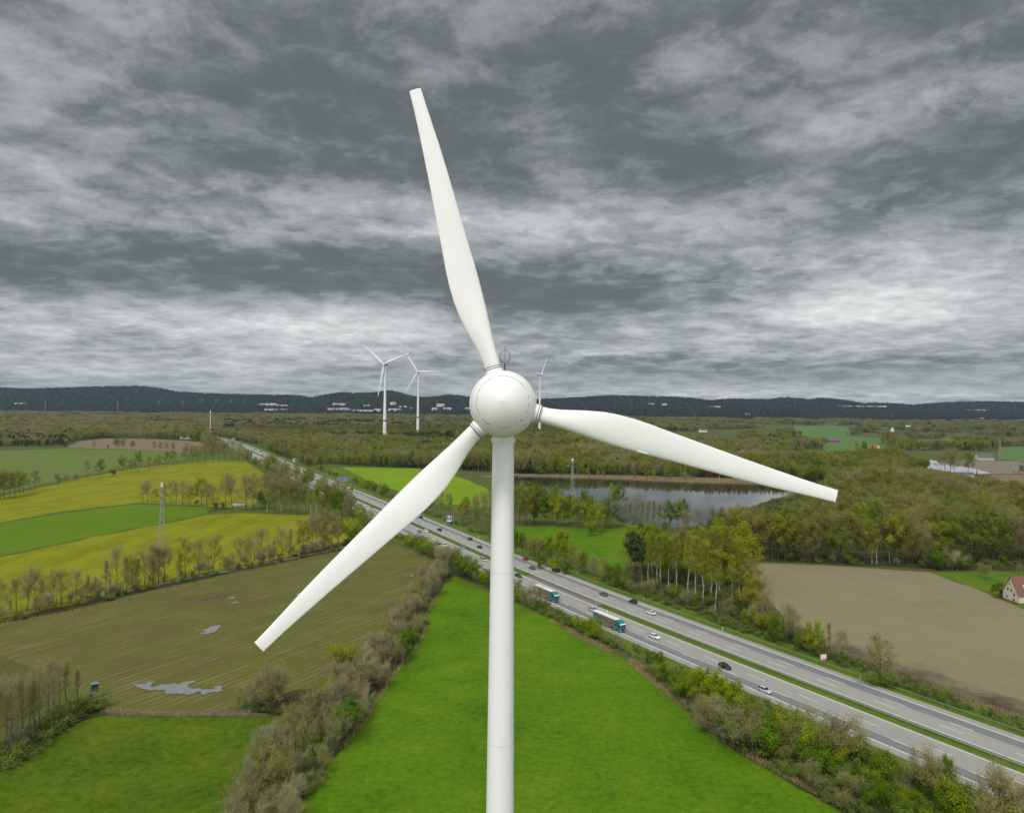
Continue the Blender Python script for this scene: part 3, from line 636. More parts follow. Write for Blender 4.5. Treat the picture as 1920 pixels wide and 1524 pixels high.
# row between the yellow field and the drilled field: base x, base y, top y
A = 'between the lower yellow field and drilled field'
row(A, 'field row trees', [(3, 1156, 1092, 'bare'), (31, 1150, 1090, 'bare'), (50, 1146, 1078, 'bare'), (66, 1144, 1074, 'bare'), (80, 1142, 1088, 'baretall'), (101, 1138, 1078, 'bare'), (113, 1135, 1076, 'bare'), (141, 1132, 1075, 'bare'), (163, 1129, 1076, 'baretall'), (181, 1121, 1080, 'baretall'), (198, 1116, 1048, 'baretall'), (220, 1111, 1034, 'bare', .8), (237, 1108, 1042, 'baretall'), (248, 1105, 1046, 'bud', .8), (259, 1103, 1046, 'baretall'), (271, 1101, 1040, 'bare'), (287, 1096, 1028, 'bare'), (297, 1095, 1028, 'bud'), (308, 1092, 1032, 'bare'), (336, 1092, 1034, 'birch'), (348, 1087, 1014, 'bud', .8), (372, 1084, 1018, 'bare', .8), (400, 1073, 1010, 'bud'), (449, 1066, 1014, 'bare'), (472, 1066, 1014, 'bare'), (491, 1057, 998, 'bare'), (515, 1058, 1010, 'baretall'), (529, 1051, 996, 'bare'), (541, 1048, 990, 'baretall'), (560, 1046, 986, 'birch'), (569, 1036, 980, 'bud'), (585, 1035, 974, 'bare'), (596, 1031, 968, 'bare'), (609, 1030, 966, 'bud'), (621, 1027, 966, 'bare'), (634, 1024, 975, 'bud'), (648, 1020, 978, 'shrublime')])
B_ = 'in the hedge above the upper yellow field'
row(B_, 'upper hedge trees', [(65, 919, 885, 'bud'), (110, 908, 890, 'shrubbud'), (125, 905, 890, 'shrubbare'), (143, 901, 890, 'shrubbud'), (165, 899, 866, 'bare'), (187, 895, 863, 'olive'), (212, 893, 880, 'shrubgreen'), (229, 889, 858, 'olive'), (246, 886, 862, 'bud'), (259, 885, 850, 'olive', .8), (280, 880, 857, 'bud'), (289, 878, 862, 'bud'), (297, 877, 853, 'lime'), (313, 873, 848, 'olive'), (325, 871, 845, 'olive'), (346, 869, 842, 'bud'), (360, 868, 838, 'olive'), (372, 867, 838, 'bud'), (385, 866, 832, 'bare'), (398, 865, 830, 'bud'), (410, 865, 828, 'bare'), (422, 865, 829, 'bud'), (434, 865, 828, 'bare'), (446, 866, 832, 'bud'), (455, 867, 842, 'olive'), (466, 870, 846, 'green')])
row('on the edge of the bare tan field far left', 'tan field trees', [(176, 842, 828, 'bud'), (203, 841, 835, 'shrubgreen'), (218, 842, 824, 'green'), (230, 842, 822, 'lime'), (248, 841, 828, 'green'), (290, 845, 829, 'bud'), (300, 846, 830, 'olive'), (312, 846, 830, 'bud'), (325, 847, 831, 'olive'), (350, 850, 832, 'bud')])
row('in the clump left of the upper yellow field', 'left edge clump', [(-14, 938, 888, 'olive'), (0, 936, 886, 'bud'), (8, 934, 887, 'olive'), (18, 932, 887, 'bud'), (28, 930, 888, 'olive'), (36, 926, 887, 'olive'), (44, 924, 889, 'bud')])
C_ = 'in the clump behind the green field strip'
row(C_, 'green strip clump', [(268, 943, 912, 'bare'), (277, 942, 907, 'bare'), (290, 943, 918, 'bud'), (310, 945, 905, 'baretall'), (320, 946, 906, 'bare'), (330, 947, 904, 'baretall'), (342, 948, 906, 'bare'), (354, 950, 912, 'bud'), (378, 947, 899, 'lime', 1.1), (388, 958, 913, 'bare'), (399, 958, 914, 'bare'), (422, 948, 894, 'bud'), (436, 953, 898, 'bare'), (462, 956, 896, 'bare'), (474, 956, 897, 'bud'), (405, 955, 944, 'shrubgreen'), (416, 953, 943, 'shrubgreen'), (490, 955, 925, 'shrubgreen'), (370, 946, 938, 'shrubgreen')])
def scatter(poly, n, seed, kinds, hrange, where, group, mind=4., wide=(.85, 1.15)):
    r = np.random.default_rng(seed); P = np.array([at(*p) for p in poly]); lo, hi = P.min(0), P.max(0); got = []; tries = 0
    ks, ws = zip(*kinds.items()); ws = np.array(ws)/sum(ws)
    while len(got) < n and tries < 40*n:
        tries += 1; q = r.uniform(lo, hi)
        if not inpoly([q], P)[0]: continue
        if any((q[0]-g[0])**2+(q[1]-g[1])**2 < mind*mind for g in got): continue
        got.append(q); tree(str(r.choice(ks, p=ws)), q[0], q[1], r.uniform(*hrange), where, group, r.uniform(*wide))
D_ = 'in the small wood between yellow fields and motorway'
row(D_, 'motorway wood', [(501, 959, 912, 'birch'), (527, 961, 908, 'birch'), (570, 964, 914, 'birch'), (582, 965, 915, 'birch'), (593, 967, 904, 'birch'), (515, 962, 905, 'bud'), (545, 964, 905, 'olive'), (558, 966, 908, 'bud'), (606, 968, 908, 'olive'), (618, 970, 912, 'olive'), (628, 974, 925, 'green'), (640, 976, 923, 'green'), (652, 979, 928, 'bud'), (661, 980, 932, 'bud'), (675, 985, 950, 'lime'), (684, 990, 955, 'lime'), (694, 1000, 962, 'bare'), (686, 1006, 966, 'bud'), (672, 1010, 976, 'shrublime'), (664, 1014, 985, 'bud')])
scatter([(495, 950), (640, 965), (650, 950), (585, 905), (540, 892), (515, 893), (495, 925)], 34, 5, {'bud': 3, 'bare': 3, 'olive': 3, 'birch': 1, 'green': .5}, (13, 21), D_, 'motorway wood', 5)
row('between the yellow field corner and the motorway', 'motorway verge trees', [(470, 875, 858, 'lime'), (478, 878, 860, 'green'), (486, 881, 862, 'lime'), (494, 884, 862, 'bud'), (502, 889, 864, 'bud'), (508, 893, 868, 'green'), (513, 898, 872, 'bare'), (520, 900, 868, 'bare'), (528, 903, 872, 'bud'), (536, 906, 876, 'bare')])
# shrubs between the drilled field and the near carriageway
E_ = 'beside the near carriageway left of the tower'
row(E_, 'roadside shrubs', [(764, 1022, 1003, 'shrublime'), (772, 1026, 1004, 'shrublime'), (780, 1030, 1006, 'shrubgreen'), (788, 1034, 1008, 'shrublime'), (796, 1040, 1012, 'shrublime'), (805, 1044, 1018, 'shrublime'), (813, 1048, 1028, 'shrubgreen'), (826, 1072, 1032, 'shrubbare', 1.3), (838, 1076, 1030, 'shrubbare', 1.3), (846, 1078, 1036, 'shrubbare', 1.2), (856, 1078, 1032, 'lime', .6), (864, 1082, 1044, 'shrubgreen', 1.1), (873, 1086, 1046, 'shrubgreen', 1.1), (882, 1090, 1058, 'shrubgreen'), (893, 1094, 1074, 'shrubbud'), (904, 1097, 1072, 'shrublime'), (914, 1101, 1073, 'shrublime'), (926, 1106, 1078, 'shrubgreen'), (940, 1112, 1085, 'shrubbud')])
row('beside the near carriageway right of the tower', 'roadside shrubs', [(966, 1122, 1090, 'shrubbud'), (975, 1128, 1100, 'shrublime'), (983, 1132, 1106, 'shrubbare'), (992, 1136, 1110, 'shrubbud', 1.1), (1004, 1142, 1106, 'shrubbud', 1.2), (1012, 1146, 1118, 'shrubbud', 1.), (1026, 1152, 1128, 'shrubgreen', .7), (1034, 1156, 1146, 'bramble'), (1050, 1166, 1156, 'bramble'), (1066, 1176, 1164, 'bramble'), (1084, 1188, 1160, 'shrublime', 1.1), (1097, 1192, 1158, 'shrublime', 1.15), (1110, 1196, 1163, 'shrublime', 1.1), (1119, 1198, 1168, 'shrublime', .9), (1135, 1206, 1195, 'bramble'), (1152, 1216, 1193, 'shrubbare', .7), (1163, 1222, 1200, 'shrubbare', .8), (1178, 1232, 1218, 'shrubbud', .8), (1190, 1238, 1224, 'shrubbare', .8), (1208, 1250, 1228, 'shrubbare', .8)])
row('on the bank below the near carriageway', 'bank shrubs', [(1214, 1240, 1222, 'shrubgreen'), (1228, 1246, 1225, 'shrubgreen'), (1240, 1252, 1226, 'shrubgreen'), (1234, 1274, 1250, 'shrublime'), (1246, 1280, 1252, 'shrubgreen'), (1258, 1290, 1266, 'shrubgreen'), (1268, 1296, 1270, 'shrubgreen'), (1284, 1318, 1266, 'shrublime', 1.1), (1300, 1326, 1262, 'lime', .8), (1318, 1338, 1258, 'lime', .95), (1336, 1342, 1262, 'lime', .9), (1352, 1346, 1275, 'lime', .8), (1362, 1346, 1290, 'shrublime'), (1380, 1352, 1288, 'shrublime', .8), (1392, 1360, 1312, 'shrubgreen'), (1410, 1364, 1316, 'shrublime', .8), (1424, 1372, 1328, 'shrubbud'), (1320, 1372, 1318, 'shrubbare', 1.2), (1338, 1384, 1326, 'shrubbud', 1.2), (1356, 1392, 1328, 'shrubbare', 1.2), (1374, 1402, 1340, 'shrubgreen', 1.2), (1394, 1412, 1340, 'shrubbare', 1.2), (1410, 1420, 1356, 'shrubbud', 1.1), (1430, 1418, 1358, 'shrubgreen', 1.2), (1446, 1400, 1346, 'shrubgreen', 1.2), (1452, 1428, 1362, 'shrubgreen', 1.1), (1470, 1404, 1344, 'shrublime', 1.2), (1490, 1410, 1336, 'lime', .8), (1506, 1416, 1344, 'shrubbud', 1.2), (1522, 1428, 1362, 'shrublime', 1.1), (1540, 1440, 1362, 'shrubbud', 1.2)])
scatter([(1440, 1420), (1480, 1395), (1560, 1410), (1660, 1460), (1760, 1505), (1850, 1560), (1760, 1590), (1640, 1545), (1540, 1490)], 46, 12, {'shrubgreen': 5, 'shrublime': 2, 'shrubbud': 1.5, 'shrubbare': .5}, (3.6, 6.4), 'in the thicket at the lower right corner', 'lower right thicket', 2.6, (.95, 1.3))
row('on the road side of the lower right thicket', 'lower right thicket', [(1560, 1420, 1352, 'shrubbud'), (1580, 1428, 1368, 'shrubbud'), (1596, 1440, 1366, 'shrubbud', 1.2), (1730, 1500, 1420, 'shrubbud'), (1752, 1512, 1440, 'shrubbud'), (1776, 1520, 1426, 'green', .5), (1792, 1530, 1445, 'shrubbud'), (1810, 1548, 1470, 'shrublime'), (1870, 1570, 1478, 'shrubbud', 1.2), (1890, 1580, 1470, 'shrubbud', 1.2)])
# trees at the lower left with the hunting hide
row('in the lower left corner by the hunting hide', 'lower left trees', [(-40, 1445, 1300, 'baretall'), (-22, 1432, 1290, 'bare'), (-6, 1420, 1290, 'baretall'), (8, 1410, 1296, 'baretall'), (22, 1402, 1282, 'bare', .8), (40, 1396, 1276, 'baretall'), (52, 1390, 1272, 'baretall'), (64, 1384, 1270, 'baretall'), (74, 1376, 1262, 'bare', .7), (90, 1363, 1236, 'baretall', 1.15), (103, 1347, 1234, 'baretall', 1.2), (124, 1324, 1234, 'baretall', 1.1), (112, 1330, 1250, 'bare', .7), (144, 1318, 1252, 'baretall'), (30, 1410, 1370, 'shrubbare')])
row('under the bare trees in the lower left corner', 'lower left undergrowth', [(186, 1329, 1318, 'bramble', 1.4), (172, 1331, 1319, 'bramble', 1.6), (158, 1334, 1318, 'bramble', 1.6), (146, 1340, 1326, 'bramble', 1.5), (132, 1344, 1325, 'bramble', 1.5), (118, 1356, 1338, 'bramble', 1.5), (104, 1368, 1350, 'bramble', 1.5), (88, 1382, 1364, 'bramble', 1.5), (66, 1400, 1384, 'bramble', 1.5), (40, 1418, 1400, 'bramble', 1.5), (16, 1432, 1414, 'bramble', 1.5)])
# the overgrown hedge left of the bright meadow
HEDGE = [(425, 1580), (480, 1450), (560, 1352), (640, 1280), (715, 1215), (770, 1130), (800, 1090), (838, 1078), (806, 1125), (790, 1190), (724, 1272), (684, 1340), (645, 1398), (560, 1520), (530, 1600)]
scatter(HEDGE, 84, 21, {'shrubbare': 6, 'shrubbud': 1.8, 'baretall': 1.6, 'shrubgreen': .25}, (4.6, 8.4), 'in the overgrown hedge beside the bright meadow', 'overgrown hedge', 2.9, (.9, 1.25))
row('at the meadow edge of the overgrown hedge', 'overgrown hedge', [(655, 1380, 1320, 'shrubgreen', 1.1), (642, 1392, 1335, 'shrubgreen', 1.1), (765, 1215, 1180, 'shrubgreen'), (740, 1250, 1205, 'shrubbud'), (640, 1270, 1215, 'shrublime', .9), (612, 1330, 1280, 'shrublime', .9), (720, 1200, 1170, 'shrublime', .8), (815, 1115, 1072, 'bare', .8), (806, 1118, 1078, 'shrubbare', 1.2)])
row('on the drilled field corner by the overgrown hedge', 'hedge outliers', [(455, 1330, 1285, 'shrubbud'), (470, 1334, 1290, 'shrubbare'), (486, 1336, 1282, 'shrubbare'), (505, 1338, 1270, 'shrubbare'), (520, 1338, 1265, 'shrubbud'), (500, 1325, 1270, 'shrubbud'), (445, 1332, 1300, 'baretall')])
# strip of trees on the far side of the motorway
row('behind the far guard rail right of the tower', 'far verge trees', [(968, 1040, 1000, 'green', .8), (980, 1044, 1004, 'green', .8), (992, 1050, 1014, 'bud'), (1004, 1054, 1012, 'olive'), (1016, 1058, 1015, 'bud'), (1028, 1060, 1010, 'lime', .8), (1046, 1062, 1000, 'lime', 1.), (1058, 1064, 1002, 'lime', .9), (1072, 1070, 1028, 'bud'), (1084, 1078, 1036, 'bud'), (1096, 1080, 1040, 'green', .6), (1106, 1084, 1048, 'bare'), (1118, 1088, 1050, 'bare'), (1130, 1092, 1050, 'bud'), (1144, 1098, 1062, 'green'), (1156, 1102, 1064, 'green'), (1170, 1108, 1080, 'shrubgreen'), (1182, 1114, 1090, 'shrubbud'), (1012, 1066, 1046, 'shrubgreen'), (1040, 1072, 1050, 'shrublime'), (1062, 1078, 1056, 'shrubgreen')])
row('on the motorway side of the birch grove', 'birch grove', [(1188, 1092, 1000, 'pine', .9), (1198, 1096, 1004, 'pine', .9), (1203, 1090, 1005, 'birch'), (1215, 1098, 1000, 'birch'), (1232, 1104, 1000, 'birch'), (1238, 1108, 998, 'birch'), (1254, 1104, 1002, 'birch'), (1268, 1112, 1000, 'birch'), (1290, 1118, 996, 'birch'), (1304, 1128, 998, 'birch'), (1318, 1132, 1010, 'birch'), (1334, 1140, 1030, 'birch'), (1342, 1146, 1030, 'birch'), (1356, 1110, 1010, 'olive'), (1372, 1130, 1035, 'birch'), (1392, 1150, 1080, 'olive'), (1408, 1160, 1084, 'olive'), (1425, 1164, 1092, 'bud'), (1404, 1120, 1050, 'bud')])
scatter([(1185, 1075), (1300, 1070), (1385, 1070), (1415, 1110), (1390, 1130), (1310, 1115), (1230, 1095)], 30, 31, {'birch': 4, 'bud': 1, 'olive': 1, 'lime': 2, 'baretall': .6}, (17, 25), 'inside the birch grove', 'birch grove', 3.5)
scatter([(1200, 1112), (1290, 1143), (1400, 1182), (1480, 1208), (1470, 1180), (1420, 1160), (1320, 1135), (1240, 1105)], 26, 32, {'shrubbud': 2, 'shrubgreen': 2, 'shrubbare': 2, 'lime': .5}, (3, 6.5), 'between the birch grove and the guard rail', 'grove undergrowth', 3)
row('between the far guard rail and the ploughed field', 'plough edge trees', [(1448, 1206, 1160, 'green', .7), (1462, 1212, 1166, 'green', .8), (1440, 1190, 1120, 'bare'), (1478, 1208, 1140, 'bare'), (1492, 1216, 1150, 'bare'), (1506, 1222, 1196, 'shrubgreen'), (1518, 1230, 1176, 'lime', .75), (1530, 1234, 1172, 'lime', .75), (1556, 1228, 1165, 'baretall'), (1580, 1252, 1190, 'bare'), (1655, 1280, 1204, 'bud', 1.35), (1640, 1284, 1262, 'shrubbud'), (1672, 1288, 1262, 'shrubbud'), (1648, 1286, 1268, 'bramble', 1.4), (1425, 1188, 1150, 'shrublime'), (1414, 1180, 1140, 'shrubbud')])
scatter([(1690, 1292), (1770, 1322), (1860, 1352), (1960, 1392), (1960, 1380), (1860, 1340), (1770, 1308), (1695, 1282)], 20, 34, {'bramble': 1}, (1.1, 2.0), 'on the grass bank below the ploughed field', 'bank brambles', 3.)
# lake side
row('on the spit in front of the lake', 'lakeside trees', [(975, 982, 920, 'olive'), (985, 986, 930, 'bud'), (1000, 986, 915, 'olive', 1.1), (1016, 984, 925, 'green'), (1030, 984, 942, 'lime'), (1043, 988, 936, 'lime'), (1056, 986, 940, 'lime'), (1068, 984, 940, 'olive'), (1084, 990, 938, 'olive'), (1100, 990, 940, 'lime'), (1110, 998, 958, 'lime'), (1124, 1000, 952, 'lime'), (1136, 990, 942, 'green'), (1152, 952, 912, 'lime', 1.1), (1160, 955, 914, 'green'), (1104, 1004, 978, 'shrublime'), (1134, 992, 955, 'bud'), (1158, 990, 945, 'bud'), (1174, 990, 938, 'baretall'), (1182, 994, 940, 'baretall'), (1194, 990, 934, 'bare', .7), (1203, 994, 938, 'baretall'), (1214, 990, 936, 'baretall'), (1224, 992, 936, 'baretall'), (1235, 990, 940, 'baretall'), (1244, 992, 938, 'baretall'), (1256, 990, 946, 'green'), (1270, 990, 944, 'olive'), (1280, 988, 944, 'green'), (1292, 994, 962, 'shrubbare'), (1310, 1000, 958, 'bare'), (1195, 1000, 978, 'shrubgreen'), (1220, 1004, 982, 'shrubgreen'), (1250, 1002, 980, 'shrubgreen')])
scatter([(962, 922), (1000, 928), (1060, 940), (1115, 955), (1160, 988), (1080, 985), (965, 985)], 44, 41, {'lime': 2, 'olive': 1, 'green': 2, 'bud': 1}, (8, 13), 'on the spit in front of the lake', 'lakeside trees', 5)
row('on the far shore of the lake', 'far shore trees', [(1010, 890, 876, 'shrubgreen', 1.6), (1030, 891, 872, 'green'), (1050, 891, 878, 'shrubgreen', 1.5), (1100, 894, 878, 'lime'), (1122, 896, 884, 'lime'), (1132, 896, 882, 'lime'), (1154, 894, 874, 'green', .7), (1190, 898, 884, 'lime'), (1213, 900, 881, 'lime'), (1225, 900, 882, 'lime'), (1252, 899, 877, 'lime', 1.2), (1270, 898, 880, 'green'), (1286, 900, 886, 'shrubbud', 1.4), (1300, 899, 880, 'green')])
# the wood behind the ploughed field
FW = 'on the wood edge behind the ploughed field'
r_ = np.random.default_rng(50)
for i, px in enumerate(np.arange(1392, 1925, 11.5)):
    py = np.interp(px, [1392, 1500, 1740, 1890, 1925], [1050, 1054, 1063, 1056, 1058])+r_.uniform(-5, 1)
    row(FW, 'wood edge trees', [(px+r_.uniform(-3, 3), py, py-r_.uniform(62, 88), str(r_.choice(['olive', 'bud', 'bare', 'green', 'baretall', 'birch'], p=[.32, .27, .17, .06, .1, .08])))])
row('at the foot of the wood behind the ploughed field', 'wood edge shrubs', [(1590, 1058, 1040, 'shrubgreen'), (1735, 1066, 1046, 'shrubbud'), (1752, 1068, 1036, 'shrubgreen', 1.2), (1768, 1068, 1040, 'shrubgreen', 1.2), (1784, 1070, 1036, 'shrubbare', 1.5), (1800, 1068, 1046, 'shrubgreen', 1.2), (1815, 1066, 1048, 'shrubgreen'), (1878, 1060, 1042, 'shrubgreen', 1.2), (1560, 1056, 1042, 'shrubbud'), (1480, 1053, 1038, 'shrubgreen'), (1680, 1062, 1048, 'shrubbud')])
scatter([(1325, 1024), (1345, 1012), (1420, 1006), (1530, 985), (1700, 985), (1920, 990), (1985, 1015), (1985, 1052), (1740, 1058), (1500, 1049), (1395, 1046), (1350, 1040)], 105, 51, {'olive': 4.5, 'bud': 3.2, 'bare': 1.2, 'green': .7, 'pine': .25, 'lime': .25}, (15, 22), 'inside the wood behind the ploughed field', 'wood behind the ploughed field', 6., (1., 1.3))
row('in the house garden at the right edge', 'garden trees', [(1838, 1082, 1058, 'bud', .9), (1848, 1088, 1062, 'shrubbud'), (1912, 1078, 1060, 'bare'), (1864, 1112, 1095, 'spruce', 1.7), (1874, 1108, 1094, 'shrubgreen', 1.3), (1867, 1121, 1110, 'shrublime', 1.3), (1877, 1122, 1106, 'spruce', 2.), (1871, 1116, 1100, 'shrubgreen', 1.2)])
row('beside the foil covered field at the far right', 'far right field trees', [(1763, 882, 855, 'olive'), (1772, 886, 846, 'bare'), (1781, 889, 846, 'bud'), (1790, 890, 850, 'bud'), (1815, 888, 853, 'olive', 1.2), (1831, 893, 880, 'spruce', .8), (1900, 888, 884, 'shrubgreen'), (1910, 888, 884, 'shrubgreen'), (1916, 890, 873, 'green')])
row('beside the farmhouse with orange roofs', 'farmhouse trees', [(1618, 846, 825, 'spruce'), (1624, 847, 826, 'spruce'), (1607, 848, 828, 'bud'), (1662, 850, 812, 'olive', 1.2), (1678, 850, 818, 'bud'), (1690, 853, 824, 'olive')])
scatter([(800, 945), (860, 955), (922, 958), (922, 1012), (880, 998), (830, 978), (790, 958)], 26, 61, {'bare': 3, 'bud': 2, 'olive': 1, 'green': .5}, (8, 13), 'between the lime field and far guard rail', 'lime field trees', 5)
scatter([(925, 905), (1010, 940), (965, 985), (925, 955), (905, 948)], 16, 62, {'bud': 2, 'olive': 2, 'bare': 1, 'lime': .6}, (9, 14), 'between the lime field and the lake', 'lime field trees', 6)
row('beside the blue sign gantry', 'gantry shrubs', [(618, 893, 882, 'green', .8), (628, 897, 886, 'shrubgreen'), (668, 910, 896, 'shrubgreen'), (680, 915, 898, 'shrublime'), (694, 920, 902, 'shrubgreen'), (704, 925, 908, 'shrubgreen'), (716, 930, 908, 'shrubbud'), (724, 933, 912, 'shrubgreen'), (738, 938, 920, 'shrubbud'), (602, 886, 872, 'green'), (590, 880, 862, 'olive'), (578, 873, 858, 'bud')])
scatter([(-60, 1172), (60, 1146), (200, 1116), (340, 1084), (520, 1049), (630, 1024), (640, 1028), (520, 1054), (330, 1092), (160, 1131), (60, 1155)], 60, 71, {'shrubbare': 3, 'shrubbud': 2, 'baretall': 1.4}, (2.6, 7.), 'under the trees between yellow and drilled field', 'field row undergrowth', 2.6, (1., 1.4))
# labels: within a place and kind, told apart by height and order from the left
def ordinal(n): return f"{n}{'th' if 10 <= n % 100 <= 20 else {1: 'st', 2: 'nd', 3: 'rd'}.get(n % 10, 'th')}"
by = {}
for rec in PLACED: by.setdefault((rec[5], KIND[rec[1]][1]), []).append(rec)
for (where, look), recs in by.items():
    recs.sort(key=lambda q: project(q[2], q[3])[0]); hs = [q[4] for q in recs]
    for i, q in enumerate(recs):
        o = q[0]; n = len(recs)
        pre = '' if n == 1 else ('leftmost ' if i == 0 else 'rightmost ' if i == n-1 else (ordinal(i+1)+' from left, '))
        if n > 1 and q[4] == max(hs): pre = 'tallest '
        o['label'] = (pre+look+' '+where).strip(); o['group'] = q[6] or where
# ------------------------------------------------------------------ the woods beyond: far too many to count
LIB = bpy.data.collections.new('tree_library'); LN = {}
def lib(kind):
    for i, (wm, cm, Ht) in enumerate(PROTO[kind]):
        # one mesh of trunk and crown together
        vs = np.empty(len(wm.vertices)*3, np.float32); wm.vertices.foreach_get('co', vs); vs = vs.reshape(-1, 3)
        cs = np.empty(len(cm.vertices)*3, np.float32); cm.vertices.foreach_get('co', cs); cs = cs.reshape(-1, 3)
        me = bpy.data.meshes.new(kind); nq = len(cm.polygons); wf = [list(p.vertices) for p in wm.polygons]
        me.from_pydata(np.concatenate([vs, cs]).tolist(), [], wf+[[len(vs)+4*j+q for q in range(4)] for j in range(nq)])
        for m_ in list(wm.materials)+list(cm.materials): me.materials.append(m_)
        cmi = np.empty(nq, np.int32); cm.polygons.foreach_get('material_index', cmi)
        me.polygons.foreach_set('material_index', np.concatenate([np.zeros(len(wf), np.int32), cmi+1])); me.update()
        o = bpy.data.objects.new('wood_%02d' % len(LN), me); LIB.objects.link(o); LN.setdefault(kind, []).append((sum(map(len, LN.values())), Ht))
LK = ['bare', 'bud', 'olive', 'green', 'lime', 'birch', 'poplar', 'pine', 'spruce', 'shrubbud', 'shrubgreen', 'bramble']
for k in LK: lib(k)
def instancer(name, P, idx, rz, sc, label):
    me = bpy.data.meshes.new(name); n = len(P); me.vertices.add(n); me.vertices.foreach_set('co', np.asarray(P, np.float32).reshape(-1))
    a = me.attributes.new('pick', 'INT', 'POINT'); a.data.foreach_set('value', np.asarray(idx, np.int32))
    a = me.attributes.new('turn', 'FLOAT_VECTOR', 'POINT'); a.data.foreach_set('vector', np.stack([np.zeros(n), np.zeros(n), rz], 1).astype(np.float32).reshape(-1))
    a = me.attributes.new('size', 'FLOAT_VECTOR', 'POINT'); a.data.foreach_set('vector', np.asarray(sc, np.float32).reshape(-1))
    g = bpy.data.node_groups.new(name, 'GeometryNodeTree')
    g.interface.new_socket('Geometry', in_out='INPUT', socket_type='NodeSocketGeometry'); g.interface.new_socket('Geometry', in_out='OUTPUT', socket_type='NodeSocketGeometry')
    gi = g.nodes.new('NodeGroupInput'); go = g.nodes.new('NodeGroupOutput'); ip = g.nodes.new('GeometryNodeInstanceOnPoints'); ci = g.nodes.new('GeometryNodeCollectionInfo')
    ci.inputs[0].default_value = LIB; ci.inputs[1].default_value = True; ci.inputs[2].default_value = True
    def na(nm, t):
        q = g.nodes.new('GeometryNodeInputNamedAttribute'); q.data_type = t; q.inputs[0].default_value = nm
        return [s for s in q.outputs if s.enabled and s.name == 'Attribute'][0]
    ip.inputs['Pick Instance'].default_value = True
    g.links.new(gi.outputs[0], ip.inputs['Points']); g.links.new(ci.outputs[0], ip.inputs['Instance'])
    g.links.new(na('pick', 'INT'), ip.inputs['Instance Index']); g.links.new(na('turn', 'FLOAT_VECTOR'), ip.inputs['Rotation']); g.links.new(na('size', 'FLOAT_VECTOR'), ip.inputs['Scale'])
    g.links.new(ip.outputs[0], go.inputs[0])
    o = obj(name, me); o.modifiers.new('woods', 'NODES').node_group = g
    o['kind'] = 'stuff'; o['label'] = label; return o
def lut(seed, cell):
    r = np.random.default_rng(seed); g = r.uniform(0, 1, (400, 400))
    def f(P):
        u = P[:, 0]/cell+200; v = P[:, 1]/cell+5; i = u.astype(int) % 399; j = v.astype(int) % 399; a = u-np.floor(u); b_ = v-np.floor(v)
        a = a*a*(3-2*a); b_ = b_*b_*(3-2*b_)
        return g[i, j]*(1-a)*(1-b_)+g[i+1, j]*a*(1-b_)+g[i, j+1]*(1-a)*b_+g[i+1, j+1]*a*b_
    return f
gr = np.random.default_rng(99)
# zones in photo pixels: polygon, tree mix, height; later zones win
Z0 = {'bud': 3, 'pine': 1.8, 'olive': 2, 'bare': 2.4, 'poplar': .9, 'green': .8, 'spruce': .4, 'lime': .9, 'birch': .9}
ZONES = [([(500, 895), (600, 870), (640, 872), (920, 885), (920, 830), (450, 812), (440, 826)], {'bud': 3, 'olive': 3.2, 'lime': 1.6, 'bare': 2.2, 'green': 1., 'birch': 1.4}),
 ([(440, 822), (560, 826), (560, 808), (450, 800)], {'bud': 2, 'poplar': 3, 'olive': 1}),
 ([(560, 833), (960, 835), (1000, 822), (960, 808), (560, 812)], {'pine': 3, 'bud': 1, 'olive': 1, 'green': .6}),
 ([(560, 818), (1180, 826), (1180, 806), (900, 800), (560, 800)], {'poplar': 6, 'lime': .2, 'olive': .8}),
 ([(380, 806), (560, 808), (960, 804), (960, 793), (560, 790), (400, 790)], {'pine': 5, 'bud': 1, 'bare': 1}),
 ([(-200, 838), (130, 838), (120, 815), (-200, 812)], {'pine': 2, 'bare': 1.5, 'olive': .6, 'spruce': .4}),
 ([(130, 823), (400, 826), (380, 812), (130, 808)], {'bud': 3, 'bare': 2, 'olive': 2}),
 ([(-200, 812), (420, 808), (420, 786), (-200, 786)], {'bud': 3, 'bare': 2, 'birch': 1, 'olive': 1.5, 'pine': .6}),
 ([(960, 888), (1320, 896), (1480, 900), (1600, 880), (1500, 850), (1200, 830), (960, 830)], {'bud': 2.5, 'bare': 2.8, 'olive': 2.8, 'poplar': 1.2, 'birch': 1.4, 'pine': .6, 'lime': .7, 'green': .2}),
 ([(1500, 905), (1620, 912), (1740, 880), (1680, 862), (1500, 866)], {'olive': 4, 'lime': .8, 'green': 1, 'bud': 1}),
 ([(1450, 1000), (1600, 985), (1990, 985), (2080, 975), (1990, 960), (1880, 936), (1800, 920), (1740, 910), (1690, 897), (1620, 890), (1560, 915), (1530, 950)], {'olive': 4.5, 'bud': 3.2, 'bare': 1.8, 'lime': .5, 'birch': .5, 'pine': .2, 'green': .4})]
ZP = [(np.array([at(*p) for p in z]), mx) for z, mx in ZONES]
OPEN = [POLY[k] for k in ('meadow', 'meadow2', 'stubble', 'yellow', 'green', 'yellow_upper', 'fargreen', 'tan', 'lime', 'verge_far', 'glade', 'plough', 'garden', 'grey', 'tan_right', 'far_1', 'far_2', 'far_3', 'far_4', 'far_5', 'far_6', 'far_7', 'lake', 'hedge_floor', 'row_floor', 'left_floor', 'roadside_floor', 'birch_floor')]
pts = []
Y = 520.
